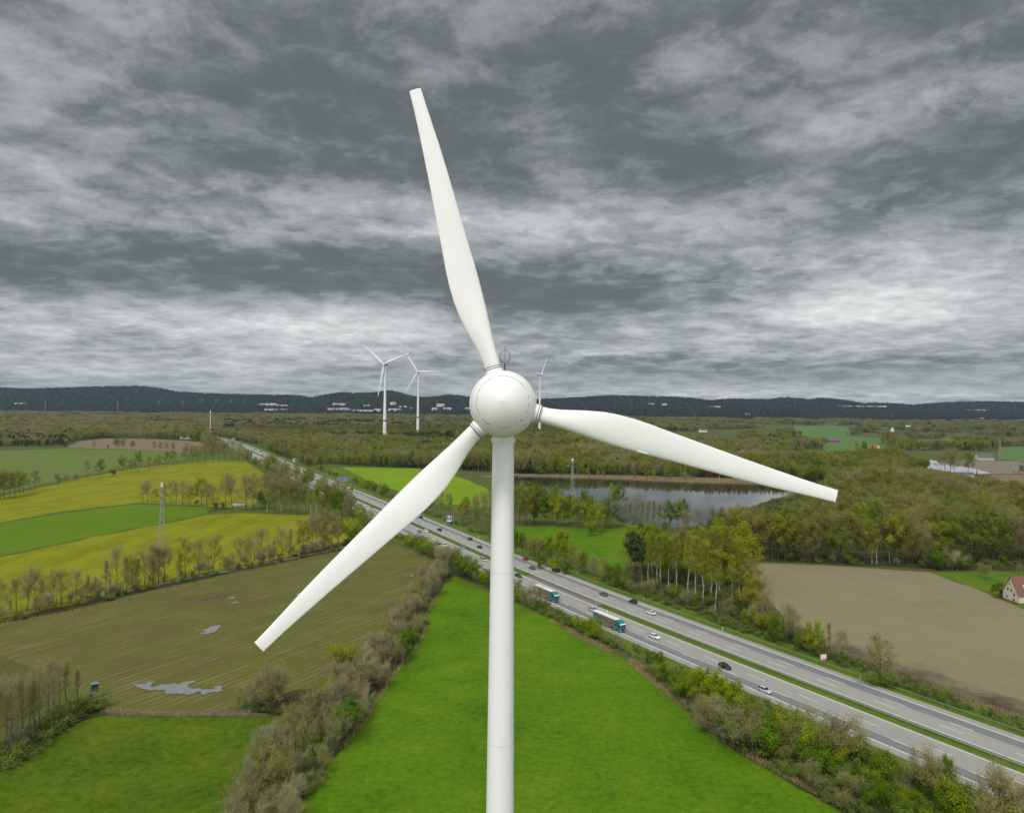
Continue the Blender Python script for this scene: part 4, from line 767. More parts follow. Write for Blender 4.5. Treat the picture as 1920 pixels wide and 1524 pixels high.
while Y < 5050:
    s = max(6.2, Y/170.)
    xs_ = np.arange(-.80*Y-30, .80*Y+30, s); pts.append(np.stack([xs_+gr.uniform(-.45, .45, len(xs_))*s, Y+gr.uniform(-.45, .45, len(xs_))*s, np.full(len(xs_), s)], 1)); Y += s*(1.0 if Y < 1500 else 1.35)
Pn = np.concatenate(pts); P2 = Pn[:, :2]; S_ = Pn[:, 2]
keep = np.ones(len(P2), bool)
for q in OPEN: keep &= ~inpoly(P2, q)
# keep the road corridor and the near individually planted ground free
for i in range(0, len(AX), 3): keep &= ((P2[:, 0]-AX[i, 0])**2+(P2[:, 1]-AX[i, 1])**2) > 27.**2
inz = np.zeros(len(P2), bool)
for zp, mx in ZP: inz |= inpoly(P2, zp)
Pp = np.array([project(*q) for q in P2])
keep &= inz | (P2[:, 1] > 1450) | ((Pp[:, 0] < 400) & (Pp[:, 1] < 838)) 
keep &= ~((Pp[:, 1] > 985) & ~inpoly(P2, ZP[-1][0])) & ~((Pp[:, 0] < 500) & (Pp[:, 1] > 838))
clear = lut(5, 260)(P2)                                    # clearings among the distant woods
keep &= ~((P2[:, 1] > 1500) & (Pp[:, 0] > 1150) & (clear > .60)) & ~((P2[:, 1] > 2200) & (clear > .80))
keep &= ~((P2[:, 1] > 1250) & (lut(23, 75)(P2) < .20)) & ~((P2[:, 1] > 1250) & (Pp[:, 0] > 1300) & (lut(24, 150)(P2) < .36))
P2, S_, Pp = P2[keep], S_[keep], Pp[keep]
kf, hf = lut(11, 70)(P2), lut(12, 120)(P2); kf2 = lut(13, 420)(P2)
idx = np.zeros(len(P2), int); hgt = np.zeros(len(P2)); 
mixes = [Z0]+[mx for _, mx in ZP]; zone = np.zeros(len(P2), int)
for i, (zp, mx) in enumerate(ZP): zone[inpoly(P2, zp)] = i+1
jit = gr.uniform(0, 1, len(P2))
for i in range(len(P2)):
    mx = mixes[zone[i]]; ks = list(mx); w = np.array([mx[k] for k in ks]); c = np.cumsum(w)/w.sum()
    # neighbours tend to be of a kind: pick with a smooth field plus a little noise
    u = (kf[i]*.45+kf2[i]*.35-.4+.5)*.6+.4*jit[i] if False else (kf[i]*1.7+kf2[i]*1.3+jit[i]*.55) % 1.
    k = ks[int(min(np.searchsorted(c, u), len(ks)-1))]; opt = LN[k][gr.integers(len(LN[k]))]
    idx[i] = opt[0]; base = 15.5 if zone[i] else 15.; 
    if k in ('poplar', 'birch'): base = 19.
    if k == 'shrubbud': base = 5
    hgt[i] = base*(.60+.66*hf[i])*gr.uniform(.82, 1.15)/opt[1]
wd = np.clip(S_/7.2, 1., 4.)*gr.uniform(.9, 1.2, len(P2))
hx, hy = [], []
for y_ in np.arange(5060, 7330, 46.):
    q = np.arange(-.78*y_, .78*y_, 44.); hx.append(q+gr.uniform(-22, 22, len(q))); hy.append(np.full(len(q), y_)+gr.uniform(-24, 24, len(q)))
hx, hy = np.concatenate(hx), np.concatenate(hy); nh = len(hx); hk = lut(17, 300)(np.stack([hx, hy], 1))+gr.uniform(-.25, .25, nh)
hi = np.array([LN['spruce'][0][0] for k_ in hk]); hh_ = gr.uniform(.75, 1.0, nh); hw_ = gr.uniform(4.5, 6.2, nh)
P3 = np.concatenate([np.column_stack([P2, np.full(len(P2), .1)]), np.column_stack([hx, hy, hill_z(hx, hy)-1.5])])
S3 = np.concatenate([np.stack([hgt*wd, hgt*wd, hgt], 1), np.stack([hh_*hw_, hh_*hw_, hh_], 1)]); idx = np.concatenate([idx, hi])
instancer('distant_woods', P3, idx, gr.uniform(0, 6.28, len(P3)), S3, 'budding brown and green woods spread over the plain as far as the hills')
# brush on the woodland floors
BR = []
for k, sp in (('hedge_floor', 2.6), ('left_floor', 4.2), ('birch_floor', 3.4), ('roadside_floor', 2.3), ('wood_floor', 6.), ('row_floor', 5.)):
    q = np.array(POLY[k]); lo, hi = q.min(0), q.max(0); n = int((hi-lo).prod()/sp/sp); c = gr.uniform(lo, hi, (n, 2)); BR.append(c[inpoly(c, q)])
ss = gr.uniform(40, 640, 300); BR.append(np.array([road(s, (24.5+gr.uniform(-2, 4))*gr.choice([-1, 1])) for s in ss if True]))
BR = np.concatenate(BR); ok = np.ones(len(BR), bool)
for k in ('meadow', 'plough', 'stubble', 'lake'): ok &= ~inpoly(BR, POLY[k])
BR = BR[ok]; n = len(BR); sb = gr.uniform(.35, 1.1, n)
instancer('undergrowth', np.column_stack([BR, np.full(n, .12)]), [LN['bramble'][gr.integers(2)][0] for _ in range(n)], gr.uniform(0, 6.28, n), np.stack([sb*1.1, sb*1.1, sb], 1), 'low green brush on the woodland floors and road banks')
# dry reed: lake shore and ditch banks
def reeds(name, polys, n, h, m, label, seed):
    r = np.random.default_rng(seed); V = []
    for poly, cnt in polys:
        q = np.array([at(*p) for p in poly]); lo, hi = q.min(0), q.max(0); c = r.uniform(lo, hi, (cnt*6, 2)); c = c[inpoly(c, q)][:cnt]; k = len(c)
        d = r.normal(0, .22, (k, 2)); a = r.uniform(0, 6.28, k); w = np.stack([np.cos(a), np.sin(a)], 1)*h*.07; hh = h*r.uniform(.5, 1.2, (k, 1)); z0 = np.full((k, 1), .1)
        V.append(np.stack([np.hstack([c-w, z0]), np.hstack([c+w, z0]), np.hstack([c+w*.3+d*h, z0+hh]), np.hstack([c-w*.3+d*h, z0+hh])], 1))
    o = obj(name, qmesh(name, np.concatenate(V), [m])); o['kind'] = 'stuff'; o['label'] = label
M['reed'] = leafmat('dry_reed', [(.36, .27, .15), (.42, .33, .19)], .2)
reeds('reeds', [([(930, 895), (1020, 891.5), (1160, 893), (1300, 898), (1440, 902), (1495, 912), (1490, 917), (1440, 908.5), (1300, 904.8), (1160, 898.8), (1020, 894)], 9000), ([(1488, 917), (1512, 920), (1480, 935), (1460, 938)], 500)], 0, 2.2, M['reed'], 'strip of dry tan reed along the far lake shore', 1)
reeds('dry_grass', [([(1175, 1242), (1186, 1238), (1240, 1268), (1292, 1322), (1288, 1334), (1232, 1290)], 3800), ([(1040, 1165), (1110, 1200), (1150, 1222), (1146, 1228), (1090, 1200), (1030, 1165)], 1600), ([(1300, 1338), (1400, 1408), (1560, 1500), (1556, 1506), (1398, 1420), (1292, 1343)], 3000), ([(195, 1332), (300, 1338), (470, 1336), (470, 1343), (300, 1345), (200, 1341)], 2600), ([(0, 1168), (160, 1140), (330, 1100), (480, 1066), (640, 1034), (640, 1037), (480, 1070), (330, 1106), (160, 1146), (0, 1176)], 3500), ([(1690, 1270), (1780, 1300), (1920, 1345), (1920, 1354), (1770, 1310), (1685, 1280)], 1600), ([(640, 1396), (690, 1335), (730, 1272), (792, 1192), (800, 1150), (804, 1150), (797, 1195), (735, 1278), (696, 1342), (646, 1406)], 1800)], 0, .9, M['reed'], 'pale dry grass along ditches and field margins', 2)
# ------------------------------------------------------------------ the near wind turbine
D = 48.0; HX, HY, HZ = atd(943, 757.5, D); PXM = D/F
TILT = R(5.5)
wt = thing('wind_turbine', 'large white wind turbine in the foreground with a round hub', 'wind turbine', (HX, HY+3.3, 0))
b = MB(); tz = atd(943, 826, D+3.3)[2]
r_top, r_low = 20.0*(D+3.3)/F, 26.0*(D+3.3)/F; zl = atd(938, 1524, D+3.3)[2]
slope = (r_low-r_top)/(tz-zl)
zs = [0, 12, 24, 36, zl, tz-12.2, tz]
b.tube([(0, 0, z) for z in zs], [r_top+(tz-z)*slope for z in zs], 64, 0, True)
tw = b.build('tower', M['tower'], wt)
b = MB()
for zc in (tz-8.9, tz-20.5, tz-33): b.tube([(0, 0, zc-.02), (0, 0, zc+.02)], r_top+(tz-zc)*slope+.008, 64, 0, False)
b.build('section_joint', plain('joint_line', (.62, .64, .62), .6), tw)
b = MB(); b.tube([(0, 0, tz-.10), (0, 0, tz+.17)], [r_top+.10, r_top+.10], 64, 0); b.tube([(0, 0, tz+.17), (0, 0, tz+.9)], [r_top+.02, r_top-.1], 48, 0)
b.build('flange', M['tower'], wt)
# nacelle: a drop shaped housing behind the hub
hubc = Vector((0, -3.3, HZ)); ax = Vector((0, -math.cos(TILT), math.sin(TILT)))     # axis towards the viewer
upv = Vector((0, math.sin(TILT), math.cos(TILT))); rtv = Vector((1, 0, 0))
def ring(c, r, n=48): return [c+rtv*(r*math.cos(2*math.pi*k/n))+upv*(r*math.sin(2*math.pi*k/n)) for k in range(n)]
RS = 63.0*PXM*1.0
b = MB(); prof = [(-.9, .80), (-1.4, .84), (-2.4, .86), (-4.0, .82), (-5.2, .68), (-6.1, .48), (-6.7, .22), (-6.85, .02)]
b.loft([ring(hubc+ax*(t*1.0), RS*r) for t, r in prof], 0, True); b.build('nacelle', M['white'], wt)
# hub: sphere with a slightly pointed removable nose cap
b = MB(); rings = []
for t in np.linspace(.985, -.72, 40):
    rings.append(ring(hubc+ax*(RS*t), RS*math.sqrt(1-t*t)))
hub_m = M['white']
cap = math.sqrt(1-(47.5/63)**2)
b.loft([ring(hubc+ax*(RS*t), RS*math.sqrt(1-t*t), 72) for t in np.linspace(cap-.012, -.80, 44)], 0, True); hub = b.build('hub', hub_m, wt)
b = MB(); rs = []
for t in np.linspace(cap, .9999, 26):
    rr = RS*math.sqrt(max(0, 1-t*t)); u = 1-rr/(RS*47.5/63); rs.append(ring(hubc+ax*(RS*(t+.085*max(0, u))), max(rr, .004), 72))
b.loft(rs, 0, True); b.build('nose_cap', hub_m, wt)
# the seam shows as a broken thin dark line
b = MB()
for k in range(46):
    if rng.uniform() < .24: continue
    a0, a1 = 2*math.pi*k/46, 2*math.pi*(k+rng.uniform(.6, 1.))/46
    P = [hubc+ax*(RS*(cap-.002))+rtv*(RS*.7575*math.cos(a))+upv*(RS*.7575*math.sin(a)) for a in np.linspace(a0, a1, 5)]
    b.tube(P, .012 if k % 5 else .02, 5)
b.build('cap_seam', M['seam'], hub)
# blades: half widths in photo pixels along the upper blade, root to tip
BL = [(.112, 15.2, 15.2), (.135, 15.4, 15.4), (.17, 19.0, 15.6), (.20, 23.5, 15.8), (.24, 28.6, 16.6), (.29, 33.2, 17.6), (.33, 35.0, 18.4), (.38, 35.2, 19.0), (.43, 33.6, 19.0), (.50, 29.8, 18.4), (.56, 26.6, 18.0), (.63, 23.0, 17.3), (.72, 18.4, 16.6), (.81, 14.6, 15.2), (.88, 12.0, 13.4), (.94, 10.2, 12.0), (.985, 9.6, 11.4), (1.0, 9.2, 11.0)]
RB = 640*PXM
def section(c, uu, vv, w, l, r, th, n=28):
    """airfoil outline: chord from -l (trailing side) to +r (leading side), thickness along w"""
    out = []
    for k in range(n):
        a = 2*math.pi*k/n; x = math.cos(a); y = math.sin(a)
        xc = (r+l)/2*x+(r-l)/2; fr = max(0., (xc+l)/(l+r)); t = th*y*(.35+.65*fr**.6)
        out.append(c+vv*xc+w*t)
    return out
for ang, nm in ((106.2, 'upper'), (-14.9, 'right'), (-134.4, 'lower left')):
    a = R(ang); u = rtv*math.cos(a)+upv*math.sin(a); v = rtv*math.sin(a)-upv*math.cos(a)     # v: clockwise side (leading)
    w = ax; b = MB(); secs = []
    for s, l, r in BL:
        kq = 1.+.07*max(0, min(1, (s-.2)/.1))+.07*max(0, min(1, (s-.5)/.3)); l, r = l*kq, r*kq
        s = s*(.976 if nm == 'lower left' else 1.) if s > .2 else s
        q = max(0, min(1, (s-.13)/.22)); q = q*q*(3-2*q); pt = R(16)*(1-s)*q        # twist: inboard sections turn
        vv = v*math.cos(pt)-w*math.sin(pt); ww = w*math.cos(pt)+v*math.sin(pt); k = PXM/math.cos(pt)
        th = (15.2*(1-q)+q*(11.5-9.0*s))*PXM
        secs.append(section(hubc+u*(RB*s), u, vv, ww, l*k, r*k, th))
    b.loft(secs, 0, True); bl = b.build('blade', M['white'], wt)
    bl['label'] = nm+' rotor blade'
    b = MB(); c0 = hubc+u*(RS*.80); 
    def rg(c, r, n=40): return [c+v*(r*math.cos(2*math.pi*k/n))+w*(r*math.sin(2*math.pi*k/n)) for k in range(n)]
    b.loft([rg(c0, .60), rg(hubc+u*(RB*.104), .585), rg(hubc+u*(RB*.1115), .585)], 0, True); b.build('root_sleeve', M['white'], bl)
    b = MB()
    for s0 in (.1045, .1105): b.loft([rg(hubc+u*(RB*s0), .60), rg(hubc+u*(RB*(s0+.0017)), .60)], 0, True)
    b.build('seal_ring', M['seam'], bl)
    b = MB(); sc_ = hubc+u*(RB*.43)+v*(18.9*PXM)+w*.07; b.loft([[sc_+u*dx_+v*dv+w*dw for dv, dw in ((-.10, .0), (.012, -.03), (.012, -.07), (-.1, -.06))] for dx_ in (-.35, .1, .3)], 0, True, False)
    b.build('stall_strip', M['signwhite'], bl)
    b = MB(); e = secs[-1]; cc = sum(e, Vector())/len(e); b.loft([[cc+(p-cc)*1.06 for p in e], [cc+(p-cc)*1.06+u*.06 for p in e]], 0, True); b.build('tip_plate', M['dark'] if nm == 'upper' else M['signwhite'], bl)
# wind sensor mast with its hoop on top of the nacelle
mx_, my_, mz_ = atd(946.5, 695, D+2.6); b = MB(); o_ = Vector((mx_-HX, my_-HY-3.3, mz_)); mp = (D+2.6)/F
b.tube([o_-Vector((0, 0, .8)), o_+Vector((0, 0, 13*mp))], .045, 8); b.tube([o_+Vector((0, 0, 12*mp)), o_+Vector((0, 0, 46*mp))], .014, 6); ms = b.build('sensor_mast', M['dark'], wt)
b = MB()
for sg in (-1, 1):
    P = [o_+Vector((sg*10*mp*max(0., math.sin(math.pi*t))**.8, 0, (12+28*t)*mp)) for t in np.linspace(0, 1, 14)]; b.tube(P, .016, 5)
b.build('lightning_hoop', M['dark'], ms)
# ------------------------------------------------------------------ three tall turbines beyond the wood
def far_turbine(label, px, py, Y, yaw, angles, Rb=70.):
    X, Y, Z = atd(px, py, Y); t = thing('distant_wind_turbine', label, 'wind turbine', (X, Y, 0), 0, 'distant wind turbines')
    b = MB(); hz = Z-2; prof = [(0, 3.9), (35, 3.5), (80, 2.7), (hz, 1.55)]
    b.tube([(0, 0, z) for z, r in prof], [r for z, r in prof], 20, 0); tw = b.build('tower', M['white'], t)
    b = MB(); rb_ = np.interp(47, [z for z, r in prof], [r for z, r in prof])+.08; b.tube([(0, 0, 45.6), (0, 0, 49)], rb_, 20, 0, False); b.build('red_band', M['red'], tw)
    b = MB(); rb_ = 3.62; 
    for k in range(26): 
        a = rng.uniform(0, 6.28); z = rng.uniform(2, 34); b.box((math.cos(a)*(3.75-.012*z), math.sin(a)*(3.75-.012*z), z), (1.6, .5, 2.2), a+math.pi/2)
    b.build('mottled_base', plain('mottled_concrete', (.42, .44, .38), .9), tw)
    Mx = Matrix.Rotation(yaw, 4, 'Z'); f = Mx @ Vector((0, -1, 0)); s = Mx @ Vector((1, 0, 0)); up = Vector((0, 0, 1))
    c = Vector((0, 0, Z))+f*5.5
    b = MB()
    b.loft([[Vector((0, 0, Z))+f*d_+s*(w_*math.cos(k*math.pi/6))*2.6+up*(w_*math.sin(k*math.pi/6)*2.8) for k in range(12)] for d_, w_ in ((3.4, .9), (1, 1.0), (-4, 1.0), (-7.5, .7), (-8.5, .3))], 0, True)
    b.build('nacelle', plain('nacelle_grey', (.42, .43, .43), .5), t)
    b = MB(); b.loft([[c+f*d_+s*(w_*math.cos(k*math.pi/7))+up*(w_*math.sin(k*math.pi/7)) for k in range(14)] for d_, w_ in ((-2, 2.2), (0, 2.3), (1.5, 1.7), (2.3, .3))], 0, True); b.build('hub', M['white'], t)
    for ang in angles:
        a = R(ang); u = s*math.cos(a)+up*math.sin(a); v = s*math.sin(a)-up*math.cos(a); b = MB(); sec = []
        for q, ch in ((.02, 1.3), (.07, 1.4), (.16, 2.4), (.24, 2.7), (.45, 1.9), (.7, 1.25), (.915, .75)):
            sec.append([c+u*(Rb*q)+v*(ch*math.cos(k*math.pi/6)-ch*.15)+f*(min(ch, 1.3)*(.9-.6*q)*math.sin(k*math.pi/6)+q*q*1.5) for k in range(12)])
        b.loft(sec, 0, True); bl = b.build('blade', M['white'], t)
        b = MB(); e = [[c+u*(Rb*q)+v*(ch*math.cos(k*math.pi/6)-ch*.15)+f*(ch*.35*math.sin(k*math.pi/6)+q*q*1.5) for k in range(12)] for q, ch in ((.916, .78), (.96, .6), (1., .25))]
        b.loft(e, 0, True); b.build('red_tip', M['red'], bl)
    return t
far_turbine('tall white turbine with red blade tips, leftmost of the three beyond the wood', 722.3, 683, 1500, R(-24), (140, 19, 259.5), 70)
far_turbine('tall white turbine with a red tower band just right of the leftmost one', 784.3, 697, 1935, R(-12), (123, 0, 239), 69)
far_turbine('white turbine seen partly behind the foreground hub, its rotor turned sideways', 1012.5, 703, 2200, R(58), (60, 175, -64), 70)
# ------------------------------------------------------------------ power line pylons
def pylon(label, px, py, top, tip=True, arms=((.93, 2.6, 'orange'), (.83, 3.6, None), (.74, 5.0, None)), wb=3.0, thick=.16, group=None, cap=True):
    X, Y = at(px, py); h = (py-top)*Y/F; t = thing('lattice_pylon', label, 'pylon', (X, Y, 0), R(35) if tip else R(70), group)
    b = MB(); w = lambda z: wb*(1-.80*min(1, z/(h*.80))) if z < h*.8 else wb*.2
    zs = [h*q for q in (0, .14, .27, .39, .50, .60, .69, .77, .84, .90)]
    cs = ((-1, -1), (1, -1), (1, 1), (-1, 1))
    for sx, sy in cs: b.tube([(sx*w(z), sy*w(z), z) for z in zs], thick, 4, 0, True, False)
    for z0, z1 in zip(zs, zs[1:]):
        for i in range(4):
            (ax_, ay), (bx, by_) = cs[i], cs[(i+1) % 4]
            b.tube([(ax_*w(z0), ay*w(z0), z0), (bx*w(z1), by_*w(z1), z1)], thick*.5, 3, 0, False, False); b.tube([(bx*w(z0), by_*w(z0), z0), (ax_*w(z1), ay*w(z1), z1)], thick*.5, 3, 0, False, False)
    b.build('lattice', M['pyl'], t)
    if tip:
        b = MB(); b.tube([(0, 0, h*.935), (0, 0, h)], [wb*.17, .06], 6); b.build('painted_tip', M['orange'], t)
        b = MB(); zc = h*.905; b.box((0, 0, zc), (wb*.62, wb*.62, h*.055)); b.build('white_panel', M['signwhite'], t)
    for q, L_, c in arms:
        b = MB(); z = h*q
        for sg in (-1, 1): b.tube([(0, sg*.3, z+.5), (0, sg*L_, z)], [thick*.9, thick*.5], 4); b.tube([(0, sg*.3, z-.3), (0, sg*L_, z)], [thick*.7, thick*.4], 4)
        ar = b.build('cross_arm', M['orange'] if c else M['pyl'], t)
        if tip:
            for sg in (-1, 1): b = MB(); b.tube([(0, sg*(L_-.1), z-.05), (0, sg*(L_-.1), z-1.9)], .13, 5); b.build('insulator', M['dark'], ar)
M['pyl'] = plain('pylon_green', (.26, .31, .26), .6)
pylon('green lattice pylon with orange tip and white panels in the yellow field', 303, 1032, 896, wb=1.8, thick=.13)
pylon('green lattice pylon with orange tip in front of the lake', 1073, 930, 855, wb=2.0, thick=.15)
pylon('faint green lattice pylon standing in the bare field at the far right', 1875, 871, 818, False, ((.95, 3, None), (.85, 4.5, None)), wb=2.6, thick=.14)
for i, (x, y, top_) in enumerate([(298, 760, 750), (342, 761, 750), (379, 756.5, 748), (405, 757.5, 749), (433, 757, 749), (458, 757, 748.5), (85, 769, 752), (221, 771, 753)]):
    X, Y, z = ground_hit(x, y); h = (y-top_)*Y/F
    M['pylw'] = M.get('pylw') or plain('pylon_grey', (.34, .35, .35), .6)
    t = thing('distant_pylon', ('leftmost ' if x == 85 else 'second from left, ' if x == 221 else ordinal(i+3)+' from left, ' if x < 458 else 'rightmost ')+'pale pylon in the row at the foot of the hills', 'pylon', (X, Y, z-2), 0, 'pylons at the foot of the hills')
    b = MB(); zz = 2
    for sx in (-1, 1): b.tube([(sx*3., 0, 0), (0, 0, zz+h)], [.9, .5], 4)
    b.build('mast', M['pylw'], t); b = MB()
    for q in (.95, .72): b.box((0, 0, zz+h*q), (13 if q > .8 else 17, 1., 1.2))
    b.build('cross_arm', M['pylw'], t)
X, Y, z = atd(394.5, 770, 1900); t = thing('radio_mast', 'thin pale mast rising from the woods left of the motorway bend', 'mast', (X, Y, 0)); b = MB(); b.tube([(0, 0, 0), (0, 0, z-2)], [1.0, .6], 8); b.build('shaft', M['white'], t); b = MB(); b.tube([(0, 0, z-6), (0, 0, z)], 1.5, 8); b.build('antenna_head', M['signwhite'], t)
# ------------------------------------------------------------------ vehicles
def paint(name, c): return plain(name, c, .25, .6, 0, .03)
PAINT = {'white': paint('paint_white', (.78, .78, .77)), 'black': paint('paint_black', (.012, .013, .015)), 'silver': paint('paint_silver', (.47, .49, .51)), 'grey': paint('paint_grey', (.095, .10, .11)), 'blue': paint('paint_blue', (.20, .30, .40)), 'red': paint('paint_red', (.36, .015, .02)), 'green': paint('paint_green', (.13, .17, .15)), 'navy': paint('paint_navy', (.03, .04, .06)), 'beige': paint('paint_beige', (.50, .40, .30))}
TEAL = paint('paint_teal', (.0, .19, .21)); TEAL2 = plain('teal_curtain', (.008, .16, .14), .6)
CURT = plain('brown_curtain', (.155, .14, .115), .7, .3, 0, .35, .9); GREYC = plain('grey_curtain', (.27, .30, .28), .7, .3, 0, .15, .9)
def wheel(t, x, y, r, w, n='wheel'):
    b = MB(); b.tube([(x, y-w/2, r), (x, y-w*.4, r), (x, y+w*.4, r), (x, y+w/2, r)], [r*.90, r, r, r*.90], 16); o = b.build(n, M['rubber'], t)
    sg = 1 if y > 0 else -1; b = MB(); b.tube([(x, y+sg*w*.40, r), (x, y+sg*(w*.52), r)], [r*.66, r*.60], 12); b.build('rim', M['alloy'], o)
# side profiles: (x, z) along the body, front is +x.  belt line body and glasshouse
CARS = {'hatch': dict(L=4.2, W=1.78, belt=[(-2.1, .55, .86), (-2.05, .35, .95), (-1.6, .22, .98), (0, .2, .95), (.95, .2, .93), (1.6, .22, .80), (2.0, .28, .66), (2.1, .40, .56)], cab=[(-1.98, .96), (-1.55, 1.46), (.15, 1.49), (1.0, .93)]),
 'wagon': dict(L=4.7, W=1.84, belt=[(-2.35, .5, .88), (-2.3, .33, .97), (-1.8, .22, .98), (0, .2, .95), (1.1, .2, .93), (1.8, .22, .82), (2.25, .28, .68), (2.35, .40, .56)], cab=[(-2.22, .97), (-1.75, 1.44), (.1, 1.49), (1.05, .93)]),
 'sedan': dict(L=4.7, W=1.83, belt=[(-2.35, .5, .90), (-2.28, .34, 1.0), (-1.6, .22, 1.0), (0, .2, .95), (1.05, .2, .93), (1.8, .22, .82), (2.25, .28, .66), (2.35, .40, .55)], cab=[(-1.75, .99), (-.95, 1.40), (.1, 1.44), (1.05, .93)]),
 'suv': dict(L=4.6, W=1.9, belt=[(-2.3, .55, 1.0), (-2.25, .4, 1.10), (-1.7, .3, 1.10), (0, .28, 1.08), (1.0, .28, 1.06), (1.8, .3, .98), (2.2, .35, .84), (2.3, .46, .70)], cab=[(-2.18, 1.1), (-1.85, 1.66), (.2, 1.70), (1.0, 1.06)]),
 'van': dict(L=4.9, W=1.95, belt=[(-2.45, .5, 1.05), (-2.42, .34, 1.15), (-1.7, .26, 1.15), (0, .24, 1.12), (1.4, .24, 1.10), (1.9, .26, 1.0), (2.35, .32, .80), (2.45, .44, .66)], cab=[(-2.38, 1.15), (-2.25, 1.88), (.7, 1.92), (1.75, 1.08)])}
def car(kind, colour, label, X, Y, s_dir, group='cars on the motorway', up=True):
    k = CARS[kind]; hw = k['W']/2; s, off = road_so(X, Y)
    rz = heading(s)+(0 if s_dir > 0 else math.pi)
    nm = {'van': 'passenger_van', 'suv': 'suv'}.get(kind, 'car')
    t = thing(nm, label, 'van' if kind == 'van' else 'car', (X, Y, .31), rz, group)
    key = (kind, colour)
    if key in CARM:
        for ch in CARM[key].children: copy_tree(ch, t)
        return t
    CARM[key] = t; b = MB(); rings = []
    for x, z0, z1 in k['belt']:
        e = abs(x)/(k['L']/2); w = hw*(1-.16*max(0, e-.55)**1.3/.35); zm = z0+(z1-z0)*.55
        rings.append([Vector((x, y, z)) for y, z in ((-w*.92, z0), (-w, z0+.12), (-w, zm), (-w*.93, z1-.02), (-w*.6, z1+.02), (w*.6, z1+.02), (w*.93, z1-.02), (w, zm), (w, z0+.12), (w*.92, z0))])
    b.loft(rings, 0, True)
    c = k['cab']; xr0, xr1 = c[1][0], c[2][0]
    # roof skin and pillars belong to the body
    zr = c[1][1]; b.loft([[Vector((x, y, z)) for y, z in ((-hw*w_, zz-.05), (-hw*w_*.93, zz+.01), (0, zz+.045), (hw*w_*.93, zz+.01), (hw*w_, zz-.05))] for x, zz, w_ in ((xr0-.08, c[1][1]-.06, .74), (xr0+.2, c[1][1], .77), ((xr0+xr1)/2, (c[1][1]+c[2][1])/2+.02, .79), (xr1, c[2][1]-.01, .76), (xr1+.10, c[2][1]-.06, .74))], 0, True)
    for sg in (-1, 1):
        for (x0, z0_), (x1, z1_), wd in ((c[0], c[1], .10), (c[3], c[2], .08), (((c[0][0]+c[3][0])/2, c[3][1]), ((c[1][0]+c[2][0])/2, c[2][1]), .07)):
            b.tube([(x0, sg*hw*.925, z0_-.02), (x1, sg*hw*.755, z1_-.03)], wd*.55, 4)
    b.build('body', PAINT[colour], t)
    b = MB(); secs = []
    for u in (0, .5, 1):
        w_ = .915-.16*u; xa = c[0][0]+(c[1][0]-c[0][0])*u; xb = c[3][0]+(c[2][0]-c[3][0])*u; z = (c[0][1]+(c[1][1]-c[0][1])*u); zf = (c[3][1]+(c[2][1]-c[3][1])*u)
        secs.append([Vector((xa, -hw*w_*.95, z)), Vector((xa-.03, 0, z)), Vector((xa, hw*w_*.95, z)), Vector(((xa+xb)/2, hw*w_, (z+zf)/2)), Vector((xb-.15, hw*w_, zf)), Vector((xb+.04, 0, zf)), Vector((xb-.15, -hw*w_, zf)), Vector(((xa+xb)/2, -hw*w_, (z+zf)/2))])
    b.loft(secs, 0, True, False); b.build('windows', M['glass'], t)
    L2 = k['L']/2; fz = k['belt'][-2][2]-.04; rz0 = k['belt'][0][2]-.08
    for sg in (-1, 1):
        b = MB(); b.loft([[Vector((L2-.28+dx_, sg*(hw*.60+dy), fz+dz_)) for dy, dz_ in ((-.18, -.09), (.17, -.07), (.19, .04), (-.12, .03))] for dx_ in (0, .22)], 0, True, False); b.build('headlight', M['lampc'], t)
        b = MB(); b.box((-L2+.05, sg*hw*.74, rz0), (.14, .26, .20)); b.build('tail_light', M['lampr'], t)
        b = MB(); b.box((c[3][0]-.22, sg*(hw+.08), c[3][1]+.05), (.12, .2, .14)); b.build('wing_mirror', PAINT[colour], t)
        for x in (-L2*.60, L2*.64): wheel(t, x, sg*(hw-.13), .33 if kind != 'suv' else .37, .22)
    return t
CARM = {}
